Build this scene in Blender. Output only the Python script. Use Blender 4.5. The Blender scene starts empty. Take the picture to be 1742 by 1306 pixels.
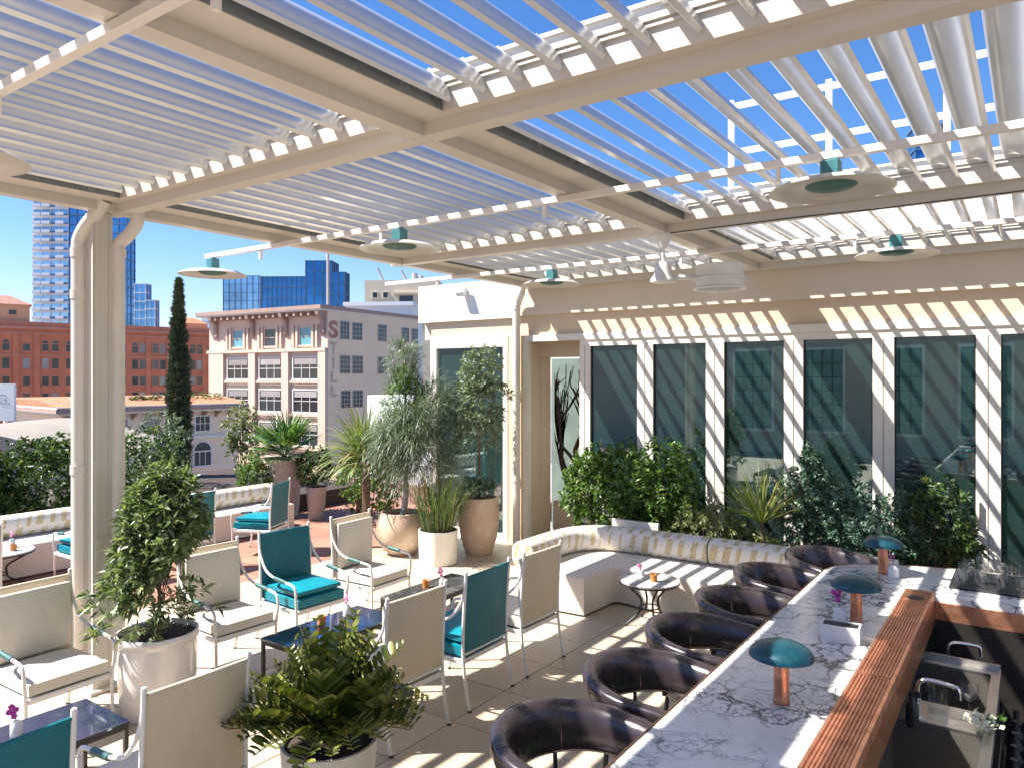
import bpy, bmesh, math, random
import numpy as np
from mathutils import Vector, Matrix
random.seed(7); rng = np.random.default_rng(7)
R = math.radians
sc = bpy.context.scene
C = sc.collection

# ------------------------------------------------------------------ camera, sky, sun, exposure
YAW = 35.07
cam_d = bpy.data.cameras.new('camera'); cam = bpy.data.objects.new('camera', cam_d); C.objects.link(cam)
cam.location = (0, 0, 2.4); cam.rotation_euler = (R(90), 0, R(YAW))
cam_d.sensor_width = 36; cam_d.lens = 36 * 1262 / 1742; cam_d.shift_y = -9 / 1742
cam_d.clip_start = 0.05; cam_d.clip_end = 3000
sc.camera = cam
SUN = Vector((0.606, 0.48, -1.0)).normalized()          # direction the light travels
SUN_EL = math.asin(-SUN.z); SUN_AZ = math.atan2(-SUN.x, -SUN.y)
w = bpy.data.worlds.new('World'); sc.world = w; w.use_nodes = True
nt = w.node_tree; nt.nodes.clear()
sky = nt.nodes.new('ShaderNodeTexSky'); sky.sky_type = 'NISHITA'; sky.sun_disc = False
sky.sun_elevation = SUN_EL; sky.sun_rotation = SUN_AZ; sky.altitude = 50; sky.air_density = 1.0; sky.dust_density = 0.35; sky.ozone_density = 3.5
bg = nt.nodes.new('ShaderNodeBackground'); bg.inputs[1].default_value = 0.075
wo = nt.nodes.new('ShaderNodeOutputWorld')
sat = nt.nodes.new('ShaderNodeHueSaturation'); sat.inputs['Saturation'].default_value = 1.27; nt.links.new(sky.outputs[0], sat.inputs['Color']); tint = nt.nodes.new('ShaderNodeMix'); tint.data_type = 'RGBA'; tint.blend_type = 'MULTIPLY'; tint.inputs[0].default_value = 1.0; tint.inputs[7].default_value = (1.02, 0.92, 1.03, 1); nt.links.new(sat.outputs[0], tint.inputs[6]); nt.links.new(tint.outputs[2], bg.inputs[0]); nt.links.new(bg.outputs[0], wo.inputs[0])
sun_d = bpy.data.lights.new('sun', 'SUN'); sun_d.energy = 5.0; sun_d.angle = R(0.5); sun_d.color = (1.0, 0.96, 0.90)
sun = bpy.data.objects.new('sun', sun_d); C.objects.link(sun); sun.rotation_euler = SUN.to_track_quat('-Z', 'Y').to_euler()
sc.view_settings.view_transform = 'Standard'; sc.view_settings.look = 'None'
sc.view_settings.exposure = 1.5; sc.view_settings.gamma = 1.0; sc.view_settings.use_curve_mapping = False
sc.cycles.use_denoising = True
sc.cycles.max_bounces = 10; sc.cycles.diffuse_bounces = 3; sc.cycles.glossy_bounces = 4; sc.cycles.transmission_bounces = 6; sc.cycles.transparent_max_bounces = 12
sc.cycles.sample_clamp_indirect = 6

# ------------------------------------------------------------------ materials
MATS = {}
def new_mat(name):
    m = bpy.data.materials.new(name); m.use_nodes = True
    n = m.node_tree; p = n.nodes['Principled BSDF']; MATS[name] = m
    return m, n, p
def N(n, t, **kw):
    q = n.nodes.new(t)
    for k, v in kw.items(): setattr(q, k, v)
    return q
def L(n, a, b): n.links.new(a, b)
def coords(n, kind='Object'): return N(n, 'ShaderNodeTexCoord').outputs[kind]
def noise(n, vec, scale, detail=4, rough=0.55, dist=0):
    q = N(n, 'ShaderNodeTexNoise'); q.inputs['Scale'].default_value = scale; q.inputs['Detail'].default_value = detail
    q.inputs['Roughness'].default_value = rough; q.inputs['Distortion'].default_value = dist
    L(n, vec, q.inputs['Vector']); return q
def ramp(n, fac, stops, interp='LINEAR'):
    q = N(n, 'ShaderNodeValToRGB'); cr = q.color_ramp; cr.interpolation = interp
    while len(cr.elements) < len(stops): cr.elements.new(0.5)
    for e, (p, c) in zip(cr.elements, stops):
        e.position = p; e.color = (*c, 1) if len(c) == 3 else c
    L(n, fac, q.inputs[0]); return q
def mix(n, fac, a, b, mode='MIX'):
    q = N(n, 'ShaderNodeMix', data_type='RGBA', blend_type=mode)
    for s, v in ((q.inputs[0], fac), (q.inputs[6], a), (q.inputs[7], b)):
        if isinstance(v, (int, float)): s.default_value = v
        elif isinstance(v, tuple): s.default_value = (*v, 1) if len(v) == 3 else v
        else: L(n, v, s)
    return q.outputs[2]
def bump(n, p, h, strength=0.2, dist=0.01):
    b = N(n, 'ShaderNodeBump'); b.inputs['Strength'].default_value = strength; b.inputs['Distance'].default_value = dist
    L(n, h, b.inputs['Height']); L(n, b.outputs[0], p.inputs['Normal'])
def cs(c, k): return tuple(min(1, x * k) for x in c)
def pm(name, col, rough=0.5, var=0.12, scale=3.0, metal=0.0, spec=0.5, bmp=0.0, bscale=60, coat=0.0, stain=None, rvar=0.1, world=False, obvar=0.0, wrinkle=0.0):
    """plain procedural paint/fabric/stone: two octaves of colour variation, roughness variation, fine relief"""
    m, n, p = new_mat(name)
    v = N(n, 'ShaderNodeNewGeometry').outputs['Position'] if world else coords(n)
    a = noise(n, v, scale, 6, 0.6)
    r = ramp(n, a.outputs[0], [(0.3, cs(col, 1 - var)), (0.55, col), (0.75, cs(col, 1 + var))])
    out = r.outputs[0]
    if stain:
        sn = noise(n, v, stain[1], 5, 0.7); sr = ramp(n, sn.outputs[0], [(stain[2], (0, 0, 0)), (min(0.99, stain[2] + 0.12), (1, 1, 1))])
        out = mix(n, sr.outputs[0], out, stain[0])
    if obvar:
        oi = N(n, 'ShaderNodeObjectInfo'); orr = ramp(n, oi.outputs['Random'], [(0, (1 - obvar,) * 3), (1, (1 + obvar * 0.6,) * 3)])
        out = mix(n, 1.0, out, orr.outputs[0], 'MULTIPLY')
    L(n, out, p.inputs['Base Color'])
    rr = N(n, 'ShaderNodeMapRange'); rr.inputs[3].default_value = max(0, rough - rvar); rr.inputs[4].default_value = min(1, rough + rvar)
    L(n, noise(n, v, scale * 4, 3).outputs[0], rr.inputs[0]); L(n, rr.outputs[0], p.inputs['Roughness'])
    p.inputs['Metallic'].default_value = metal; p.inputs['Specular IOR Level'].default_value = spec; p.inputs['Coat Weight'].default_value = coat
    if bmp and not wrinkle: bump(n, p, noise(n, v, bscale, 3).outputs[0], bmp, 0.004)
    if wrinkle:
        oi = N(n, 'ShaderNodeObjectInfo'); ad = N(n, 'ShaderNodeVectorMath', operation='MULTIPLY_ADD'); ad.inputs[1].default_value = (9, 5, 7); L(n, oi.outputs['Location'], ad.inputs[0]); L(n, v, ad.inputs[2])
        cmb = N(n, 'ShaderNodeMath', operation='MULTIPLY_ADD'); cmb.inputs[1].default_value = 0.06; L(n, noise(n, v, bscale, 3).outputs[0], cmb.inputs[0]); L(n, noise(n, ad.outputs[0], 5.0, 3, 0.5, 1.2).outputs[0], cmb.inputs[2])
        bump(n, p, cmb.outputs[0], wrinkle, 0.03)
    return m

def leaf_mat(name, dark, mid, light, rough=0.42, trans=0.3, accent=None):
    m, n, p = new_mat(name)
    g = N(n, 'ShaderNodeNewGeometry')
    st = [(0.0, dark), (0.45, mid), (0.9, light)]
    if accent: st += [(0.94, light), (0.955, accent)]
    r = ramp(n, g.outputs['Random Per Island'], st)
    vn = noise(n, coords(n), 2.2, 3); hv = N(n, 'ShaderNodeHueSaturation'); L(n, r.outputs[0], hv.inputs['Color'])
    vr = N(n, 'ShaderNodeMapRange'); vr.inputs[1].default_value = 0.3; vr.inputs[2].default_value = 0.7; vr.inputs[3].default_value = 0.72; vr.inputs[4].default_value = 1.2
    L(n, vn.outputs[0], vr.inputs[0]); L(n, vr.outputs[0], hv.inputs['Value'])
    L(n, hv.outputs[0], p.inputs['Base Color']); p.inputs['Roughness'].default_value = rough
    tb = N(n, 'ShaderNodeBsdfTranslucent'); tc = mix(n, 1.0, hv.outputs[0], (1.0, 1.15, 0.45), 'MULTIPLY'); L(n, tc, tb.inputs[0])
    mx = N(n, 'ShaderNodeMixShader'); mx.inputs[0].default_value = trans
    L(n, p.outputs[0], mx.inputs[1]); L(n, tb.outputs[0], mx.inputs[2]); L(n, mx.outputs[0], n.nodes['Material Output'].inputs[0])
    return m

pm('pergola_paint', (0.58, 0.54, 0.475), 0.38, 0.06, 1.5, spec=0.5, stain=((0.36, 0.26, 0.15), 1.3, 0.69), world=True)
pm('louver_paint', (0.80, 0.80, 0.785), 0.24, 0.012, 0.6, spec=0.8, rvar=0.012, coat=0.0, metal=0.38)
pm('gutter_metal', (0.20, 0.215, 0.215), 0.25, 0.12, 2, metal=0.5, spec=0.5)
pm('pipe_paint', (0.66, 0.61, 0.54), 0.4, 0.06, 3)
pm('rail_paint', (0.72, 0.68, 0.63), 0.4, 0.04, 3)
pm('heater_disc', (0.62, 0.58, 0.52), 0.33, 0.06, 3, metal=0.35)
pm('heater_green', (0.035, 0.11, 0.095), 0.4, 0.25, 6)
pm('heater_teal', (0.06, 0.22, 0.24), 0.35, 0.3, 10, spec=0.6)
pm('fan_white', (0.72, 0.72, 0.70), 0.3, 0.03, 3)
pm('wall_cream', (0.62, 0.50, 0.36), 0.85, 0.06, 1.2, bmp=0.15, bscale=90, stain=((0.52, 0.41, 0.29), 0.7, 0.66), world=True)
pm('wall_fascia', (0.64, 0.56, 0.45), 0.85, 0.05, 1.0, bmp=0.12, bscale=90, stain=((0.55, 0.47, 0.37), 0.8, 0.68), world=True)
pm('wall_white', (0.80, 0.77, 0.70), 0.8, 0.03, 1.0, bmp=0.1, bscale=90, world=True)
pm('frame_white', (0.74, 0.69, 0.61), 0.42, 0.04, 2.0, stain=((0.62, 0.56, 0.48), 1.5, 0.7), world=True)
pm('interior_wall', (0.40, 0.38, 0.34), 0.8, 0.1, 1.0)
pm('backdrop_green', (0.17, 0.22, 0.19), 0.8, 0.25, 2.5, world=True)
pm('rear_glass', (0.13, 0.27, 0.24), 0.25, 0.3, 1.5)
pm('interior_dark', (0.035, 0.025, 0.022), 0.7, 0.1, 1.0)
pm('tile', (0.47, 0.39, 0.29), 0.42, 0.06, 1.2, bmp=0.05, bscale=30, stain=((0.40, 0.33, 0.25), 2.5, 0.64), world=True, obvar=0.13)
pm('grout', (0.36, 0.29, 0.22), 0.9, 0.15, 4, world=True)
pm('terracotta_tile', (0.38, 0.17, 0.11), 0.65, 0.14, 1.4, bmp=0.08, bscale=30, stain=((0.36, 0.16, 0.11), 2.0, 0.62), world=True, obvar=0.12)
pm('grout_red', (0.22, 0.11, 0.08), 0.9, 0.15, 4, world=True)
pm('tube_white', (0.76, 0.73, 0.69), 0.3, 0.04, 6, spec=0.6, stain=((0.58, 0.54, 0.49), 9, 0.7))
pm('fabric_cream', (0.66, 0.55, 0.40), 0.78, 0.05, 5, bmp=0.25, bscale=380, spec=0.25, stain=((0.54, 0.45, 0.33), 3, 0.64), wrinkle=0.25, obvar=0.06)
pm('cushion_cream', (0.66, 0.60, 0.50), 0.7, 0.05, 4, bmp=0.2, bscale=300, spec=0.3, wrinkle=0.45, obvar=0.06)
pm('fabric_teal', (0.0035, 0.135, 0.165), 0.42, 0.16, 4, bmp=0.15, bscale=300, spec=0.4, wrinkle=0.3)
pm('cushion_teal', (0.003, 0.205, 0.265), 0.4, 0.14, 4, bmp=0.15, bscale=300, spec=0.4, wrinkle=0.45)
pm('grip_teal', (0.03, 0.115, 0.11), 0.5, 0.3, 18, bmp=0.4, bscale=120)
pm('table_black', (0.025, 0.024, 0.024), 0.35, 0.2, 6)
pm('iron_black', (0.022, 0.02, 0.02), 0.45, 0.3, 9, bmp=0.2, bscale=80)
pm('sofa_cream', (0.68, 0.61, 0.52), 0.8, 0.04, 3, bmp=0.2, bscale=260, spec=0.2, wrinkle=0.15, stain=((0.58, 0.50, 0.41), 2.2, 0.64))
pm('glaze_white', (0.74, 0.70, 0.65), 0.16, 0.05, 3, coat=0.5, stain=((0.60, 0.53, 0.47), 2.2, 0.66))
pm('pot_white', (0.76, 0.72, 0.64), 0.55, 0.06, 4, bmp=0.1, bscale=40, stain=((0.60, 0.53, 0.44), 2.4, 0.64))
pm('pot_terracotta', (0.53, 0.385, 0.27), 0.7, 0.14, 3, bmp=0.2, bscale=40, stain=((0.62, 0.50, 0.40), 3, 0.52))
pm('pot_taupe', (0.42, 0.35, 0.30), 0.7, 0.12, 4)
pm('pot_grey', (0.40, 0.38, 0.38), 0.4, 0.1, 4)
pm('soil', (0.045, 0.03, 0.02), 0.95, 0.4, 22, bmp=0.8, bscale=60)
pm('bark', (0.15, 0.095, 0.06), 0.85, 0.3, 14, bmp=0.6, bscale=50)
pm('bark_dark', (0.045, 0.025, 0.018), 0.85, 0.3, 14, bmp=0.5, bscale=50)
pm('leather', (0.030, 0.021, 0.0235), 0.27, 0.06, 5, bmp=0.12, bscale=170, spec=0.62, coat=0.15)
pm('piping', (0.11, 0.075, 0.062), 0.45, 0.15, 8)
pm('bronze', (0.20, 0.115, 0.065), 0.4, 0.15, 5, metal=0.6)
pm('green_panel', (0.05, 0.13, 0.075), 0.4, 0.1, 2)
pm('steel', (0.58, 0.55, 0.50), 0.4, 0.08, 4, metal=1.0)
pm('steel_dark', (0.24, 0.22, 0.19), 0.34, 0.2, 3, metal=0.6)
pm('chrome', (0.75, 0.75, 0.75), 0.08, 0.02, 3, metal=1.0)
pm('black_rubber', (0.012, 0.012, 0.013), 0.6, 0.2, 8, bmp=0.3, bscale=100)
pm('bar_dark', (0.018, 0.015, 0.013), 0.55, 0.3, 4)
pm('ceramic', (0.78, 0.76, 0.73), 0.25, 0.02, 4)
pm('petal', (0.50, 0.045, 0.34), 0.5, 0.3, 14)
pm('petal_pink', (0.72, 0.25, 0.42), 0.5, 0.2, 14)
pm('petal_white', (0.74, 0.75, 0.55), 0.5, 0.12, 14)
pm('stem_green', (0.09, 0.15, 0.05), 0.5, 0.2, 8)
pm('candle_amber', (0.62, 0.22, 0.05), 0.3, 0.2, 8, coat=0.4)
pm('steel_white', (0.78, 0.76, 0.73), 0.4, 0.03, 3)
# city
pm('brick_red', (0.56, 0.18, 0.10), 0.85, 0.18, 0.35, bmp=0.2, bscale=5, stain=((0.36, 0.115, 0.075), 0.2, 0.6), world=True)
pm('brick_trim', (0.50, 0.21, 0.15), 0.85, 0.15, 0.5, world=True)
pm('peach_stucco', (0.60, 0.36, 0.22), 0.85, 0.06, 0.4, world=True)
pm('stone_pink', (0.62, 0.47, 0.37), 0.85, 0.08, 0.3, stain=((0.50, 0.38, 0.30), 0.25, 0.62), world=True)
pm('stone_rose', (0.86, 0.64, 0.48), 0.85, 0.06, 0.3, world=True)
pm('stone_grey', (0.80, 0.60, 0.43), 0.88, 0.08, 0.25, stain=((0.70, 0.52, 0.37), 0.35, 0.58), world=True)
pm('cornice_brown', (0.36, 0.25, 0.205), 0.8, 0.15, 0.6, world=True)
pm('trim_white', (0.72, 0.66, 0.60), 0.7, 0.05, 0.6, world=True)
pm('roof_tile', (0.40, 0.17, 0.085), 0.85, 0.25, 1.6, bmp=0.5, bscale=3, world=True)
pm('roof_hip', (0.30, 0.15, 0.12), 0.85, 0.2, 1.0, world=True)
pm('paint_faded', (0.40, 0.20, 0.15), 0.9, 0.25, 1.2, world=True)
pm('paint_faint', (0.52, 0.385, 0.29), 0.9, 0.2, 1.2, world=True)
pm('white_render', (0.78, 0.77, 0.74), 0.8, 0.03, 0.3, world=True)
pm('roof_beige', (0.27, 0.23, 0.19), 0.9, 0.12, 0.4, world=True)
pm('roof_grey', (0.30, 0.27, 0.245), 0.9, 0.15, 0.12, world=True)
pm('asphalt', (0.17, 0.16, 0.15), 0.9, 0.35, 0.05, world=True)
pm('far_window', (0.022, 0.028, 0.034), 0.12, 0.3, 0.4, spec=0.6, world=True, obvar=0.35)
pm('far_window_blind', (0.36, 0.32, 0.30), 0.4, 0.15, 0.4, world=True, obvar=0.3)
pm('far_window_blue', (0.16, 0.40, 0.44), 0.3, 0.25, 0.4, world=True, obvar=0.2)
pm('tower_slab', (0.62, 0.66, 0.70), 0.6, 0.06, 0.05, world=True)
pm('tower_white', (0.70, 0.72, 0.74), 0.6, 0.05, 0.05, world=True)
pm('mullion_blue', (0.10, 0.19, 0.30), 0.4, 0.1, 0.1, metal=0.3)
pm('cream_far', (0.66, 0.56, 0.42), 0.85, 0.05, 0.2, world=True)
pm('back_wall', (0.50, 0.44, 0.35), 0.85, 0.06, 0.6, world=True)

def glass_tower(name, col, rough=0.06):
    m, n, p = new_mat(name)
    v = N(n, 'ShaderNodeNewGeometry').outputs['Position']
    a = noise(n, v, 0.045, 5, 0.65, 0.6); r = ramp(n, a.outputs[0], [(0.3, cs(col, 0.55)), (0.5, col), (0.7, cs(col, 1.5))])
    L(n, r.outputs[0], p.inputs['Base Color']); p.inputs['Metallic'].default_value = 0.75; p.inputs['Roughness'].default_value = rough
    bump(n, p, noise(n, v, 0.35, 2).outputs[0], 0.1, 0.3)
glass_tower('tower_glass', (0.10, 0.26, 0.46)); glass_tower('tower_glass_pale', (0.30, 0.46, 0.62)); glass_tower('tower_glass_deep', (0.045, 0.17, 0.36))

def pane_glass(name, tint, refl, haze, hazecol):
    """tinted reflective window glass: mirror part, dusty part and a see-through part"""
    m, n, p = new_mat(name); out = n.nodes['Material Output']
    tr = N(n, 'ShaderNodeBsdfTransparent'); tr.inputs[0].default_value = (*tint, 1)
    gl = N(n, 'ShaderNodeBsdfGlossy'); gl.inputs['Roughness'].default_value = 0.0; gl.inputs[0].default_value = (0.82, 0.95, 0.92, 1)
    v = N(n, 'ShaderNodeNewGeometry').outputs['Position']
    df = N(n, 'ShaderNodeBsdfDiffuse'); df.inputs[0].default_value = (*hazecol, 1)
    fr = N(n, 'ShaderNodeFresnel'); fr.inputs[0].default_value = 1.5
    ad = N(n, 'ShaderNodeMath', operation='ADD', use_clamp=True); ad.inputs[1].default_value = refl; L(n, fr.outputs[0], ad.inputs[0])
    m1 = N(n, 'ShaderNodeMixShader'); L(n, ad.outputs[0], m1.inputs[0]); L(n, tr.outputs[0], m1.inputs[1]); L(n, gl.outputs[0], m1.inputs[2])
    m2 = N(n, 'ShaderNodeMixShader'); mr = N(n, 'ShaderNodeMapRange'); mr.inputs[3].default_value = haze * 0.6; mr.inputs[4].default_value = haze * 1.4
    L(n, noise(n, v, 1.5, 4).outputs[0], mr.inputs[0]); L(n, mr.outputs[0], m2.inputs[0])
    L(n, m1.outputs[0], m2.inputs[1]); L(n, df.outputs[0], m2.inputs[2]); L(n, m2.outputs[0], out.inputs[0])
pane_glass('window_glass', (0.24, 0.44, 0.41), 0.24, 0.085, (0.16, 0.32, 0.31))
def clear_glass():
    m, n, p = new_mat('clear_glass'); out = n.nodes['Material Output']
    tr = N(n, 'ShaderNodeBsdfTransparent'); tr.inputs[0].default_value = (0.975, 0.985, 0.985, 1)
    gl = N(n, 'ShaderNodeBsdfGlossy'); gl.inputs['Roughness'].default_value = 0.02
    fr = N(n, 'ShaderNodeLayerWeight'); fr.inputs[0].default_value = 0.5; pw = N(n, 'ShaderNodeMath', operation='POWER'); pw.inputs[1].default_value = 3.0; L(n, fr.outputs['Facing'], pw.inputs[0]); mu = N(n, 'ShaderNodeMath', operation='MULTIPLY_ADD'); mu.inputs[1].default_value = 0.55; mu.inputs[2].default_value = 0.04; L(n, pw.outputs[0], mu.inputs[0])
    m1 = N(n, 'ShaderNodeMixShader'); L(n, mu.outputs[0], m1.inputs[0]); L(n, tr.outputs[0], m1.inputs[1]); L(n, gl.outputs[0], m1.inputs[2]); L(n, m1.outputs[0], out.inputs[0])
clear_glass()

def marble(name, base, vein, scale, white=0.5):
    m, n, p = new_mat(name); v = coords(n)
    nz = noise(n, v, scale * 1.3, 8, 0.68); nv = N(n, 'ShaderNodeVectorMath', operation='MULTIPLY_ADD'); nv.inputs[1].default_value = (0.35, 0.35, 0.35)
    L(n, nz.outputs['Color'], nv.inputs[0]); L(n, v, nv.inputs[2])
    def veins(sc_, w0, w1):
        vo = N(n, 'ShaderNodeTexVoronoi', feature='DISTANCE_TO_EDGE'); vo.inputs['Scale'].default_value = sc_; L(n, nv.outputs[0], vo.inputs['Vector'])
        return ramp(n, vo.outputs['Distance'], [(0, (1, 1, 1)), (w0, (0.9, 0.9, 0.9)), (w1, (0, 0, 0))]).outputs[0]
    msk = ramp(n, noise(n, v, scale * 0.55, 4, 0.6).outputs[0], [(0.40, (0, 0, 0)), (0.55, (1, 1, 1))]).outputs[0]
    a = mix(n, 1.0, veins(scale * 2.6, 0.022, 0.05), msk, 'MULTIPLY')
    b = mix(n, 1.0, veins(scale * 6.5, 0.035, 0.075), ramp(n, noise(n, v, scale * 1.1, 4).outputs[0], [(0.48, (0, 0, 0)), (0.60, (1, 1, 1))]).outputs[0], 'MULTIPLY')
    c = mix(n, 0.8, a, b, 'ADD')
    cloud = ramp(n, noise(n, v, scale * 1.5, 6, 0.65).outputs[0], [(0.35, cs(base, 0.86)), (0.6, base)]).outputs[0]
    L(n, mix(n, c, cloud, vein), p.inputs['Base Color']); p.inputs['Roughness'].default_value = 0.2; p.inputs['Specular IOR Level'].default_value = 0.45
marble('marble_bar', (0.76, 0.74, 0.71), (0.045, 0.045, 0.06), 2.2)
marble('marble_table', (0.60, 0.59, 0.58), (0.10, 0.10, 0.11), 4)
marble('stone_dark', (0.045, 0.043, 0.043), (0.20, 0.19, 0.18), 5)
m, n, p = new_mat('table_sky_tint'); v = coords(n); a = noise(n, v, 9, 5, 0.7)  # dark glossy tabletop; the blue of reflected sky is mixed into its base colour
L(n, ramp(n, a.outputs[0], [(0.35, (0.012, 0.018, 0.055)), (0.62, (0.02, 0.028, 0.075)), (0.74, (0.10, 0.12, 0.18))]).outputs[0], p.inputs['Base Color'])
p.inputs['Roughness'].default_value = 0.07; p.inputs['Specular IOR Level'].default_value = 0.8; p.inputs['IOR'].default_value = 2.2

def copper(name, col, rough, wear):
    m, n, p = new_mat(name); v = coords(n); a = noise(n, v, 14, 6, 0.7)
    L(n, ramp(n, a.outputs[0], [(0.3, wear), (0.5, col), (0.75, cs(col, 1.15))]).outputs[0], p.inputs['Base Color'])
    p.inputs['Metallic'].default_value = 0.85; p.inputs['Roughness'].default_value = rough
    bump(n, p, noise(n, v, 60, 3).outputs[0], 0.12, 0.003)
copper('copper', (0.72, 0.34, 0.20), 0.38, (0.42, 0.17, 0.09)); copper('copper_dark', (0.42, 0.19, 0.09), 0.42, (0.22, 0.09, 0.04))
m, n, p = new_mat('lamp_teal'); v = coords(n); a = noise(n, v, 70, 3, 0.8)
L(n, ramp(n, a.outputs[0], [(0.4, (0.003, 0.045, 0.065)), (0.62, (0.006, 0.08, 0.11)), (0.8, (0.03, 0.16, 0.19))]).outputs[0], p.inputs['Base Color'])
p.inputs['Roughness'].default_value = 0.36; p.inputs['Metallic'].default_value = 0.3; p.inputs['Coat Weight'].default_value = 0.15

# printed sofa fabric: rows of ochre brush strokes on off-white, laid out in the bolster's own UV
m, n, p = new_mat('sofa_print'); uv = N(n, 'ShaderNodeUVMap').outputs[0]
sp = N(n, 'ShaderNodeSeparateXYZ'); L(n, uv, sp.inputs[0])
wob = noise(n, uv, 5, 3)
def mth(op, a, b=None, clamp=False):
    q = N(n, 'ShaderNodeMath', operation=op, use_clamp=clamp)
    for i, x in enumerate((a, b)):
        if x is None: continue
        if isinstance(x, (int, float)): q.inputs[i].default_value = x
        else: L(n, x, q.inputs[i])
    return q.outputs[0]
row = mth('FLOOR', mth('MULTIPLY', sp.outputs[1], 5.0))
uu = mth('ADD', mth('ADD', mth('MULTIPLY', sp.outputs[0], 7.0), mth('MULTIPLY', row, 0.47)), mth('MULTIPLY', wob.outputs[0], 0.35))
uu = mth('ADD', uu, mth('MULTIPLY', sp.outputs[1], 1.6))
cell = mth('FLOOR', uu); fr = mth('FRACT', uu)
wn = N(n, 'ShaderNodeTexWhiteNoise', noise_dimensions='2D'); cv = N(n, 'ShaderNodeCombineXYZ'); L(n, cell, cv.inputs[0]); L(n, row, cv.inputs[1]); L(n, cv.outputs[0], wn.inputs['Vector'])
wid = mth('ADD', mth('MULTIPLY', wn.outputs['Value'], 0.5), 0.12)
frv = mth('FRACT', mth('MULTIPLY', sp.outputs[1], 5.0)); lenm = mth('LESS_THAN', frv, mth('ADD', mth('MULTIPLY', wn.outputs['Color'], 0.5), 0.6))
stroke = mth('MULTIPLY', mth('LESS_THAN', fr, wid), lenm)
dry = ramp(n, noise(n, uv, 42, 4, 0.7).outputs[0], [(0.34, (0.25, 0.25, 0.25)), (0.62, (1, 1, 1))]).outputs[0]
fac = mth('MULTIPLY', stroke, dry)
L(n, mix(n, fac, (0.70, 0.66, 0.60), (0.46, 0.34, 0.12)), p.inputs['Base Color']); p.inputs['Roughness'].default_value = 0.75; p.inputs['Specular IOR Level'].default_value = 0.25
bump(n, p, noise(n, coords(n), 220, 2).outputs[0], 0.2, 0.003)

leaf_mat('leaf_pitto', (0.06, 0.10, 0.04), (0.14, 0.19, 0.085), (0.27, 0.32, 0.16), accent=(0.34, 0.36, 0.16))
leaf_mat('leaf_hedge', (0.03, 0.08, 0.016), (0.085, 0.17, 0.034), (0.18, 0.29, 0.065), accent=(0.22, 0.22, 0.06))
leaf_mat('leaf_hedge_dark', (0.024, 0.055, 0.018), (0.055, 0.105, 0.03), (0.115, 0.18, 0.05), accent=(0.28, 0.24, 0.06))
leaf_mat('leaf_blue', (0.028, 0.065, 0.044), (0.075, 0.145, 0.10), (0.18, 0.27, 0.20), trans=0.15)
leaf_mat('leaf_silver', (0.09, 0.13, 0.08), (0.17, 0.22, 0.14), (0.28, 0.33, 0.23), trans=0.2)
leaf_mat('leaf_pale', (0.10, 0.13, 0.05), (0.19, 0.22, 0.09), (0.30, 0.32, 0.15), trans=0.3)
leaf_mat('leaf_cycad', (0.055, 0.085, 0.014), (0.14, 0.17, 0.028), (0.28, 0.28, 0.07), rough=0.3, trans=0.22, accent=(0.40, 0.24, 0.07))
leaf_mat('leaf_strap', (0.08, 0.12, 0.03), (0.16, 0.21, 0.06), (0.30, 0.32, 0.12), trans=0.3, accent=(0.36, 0.24, 0.10))
leaf_mat('leaf_palm', (0.03, 0.08, 0.018), (0.08, 0.16, 0.04), (0.17, 0.26, 0.07), trans=0.25)
leaf_mat('leaf_reed', (0.05, 0.10, 0.03), (0.10, 0.16, 0.05), (0.19, 0.22, 0.08), trans=0.25, accent=(0.34, 0.13, 0.05))
leaf_mat('leaf_cypress', (0.05, 0.06, 0.032), (0.085, 0.10, 0.052), (0.14, 0.16, 0.085), trans=0.05)

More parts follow.
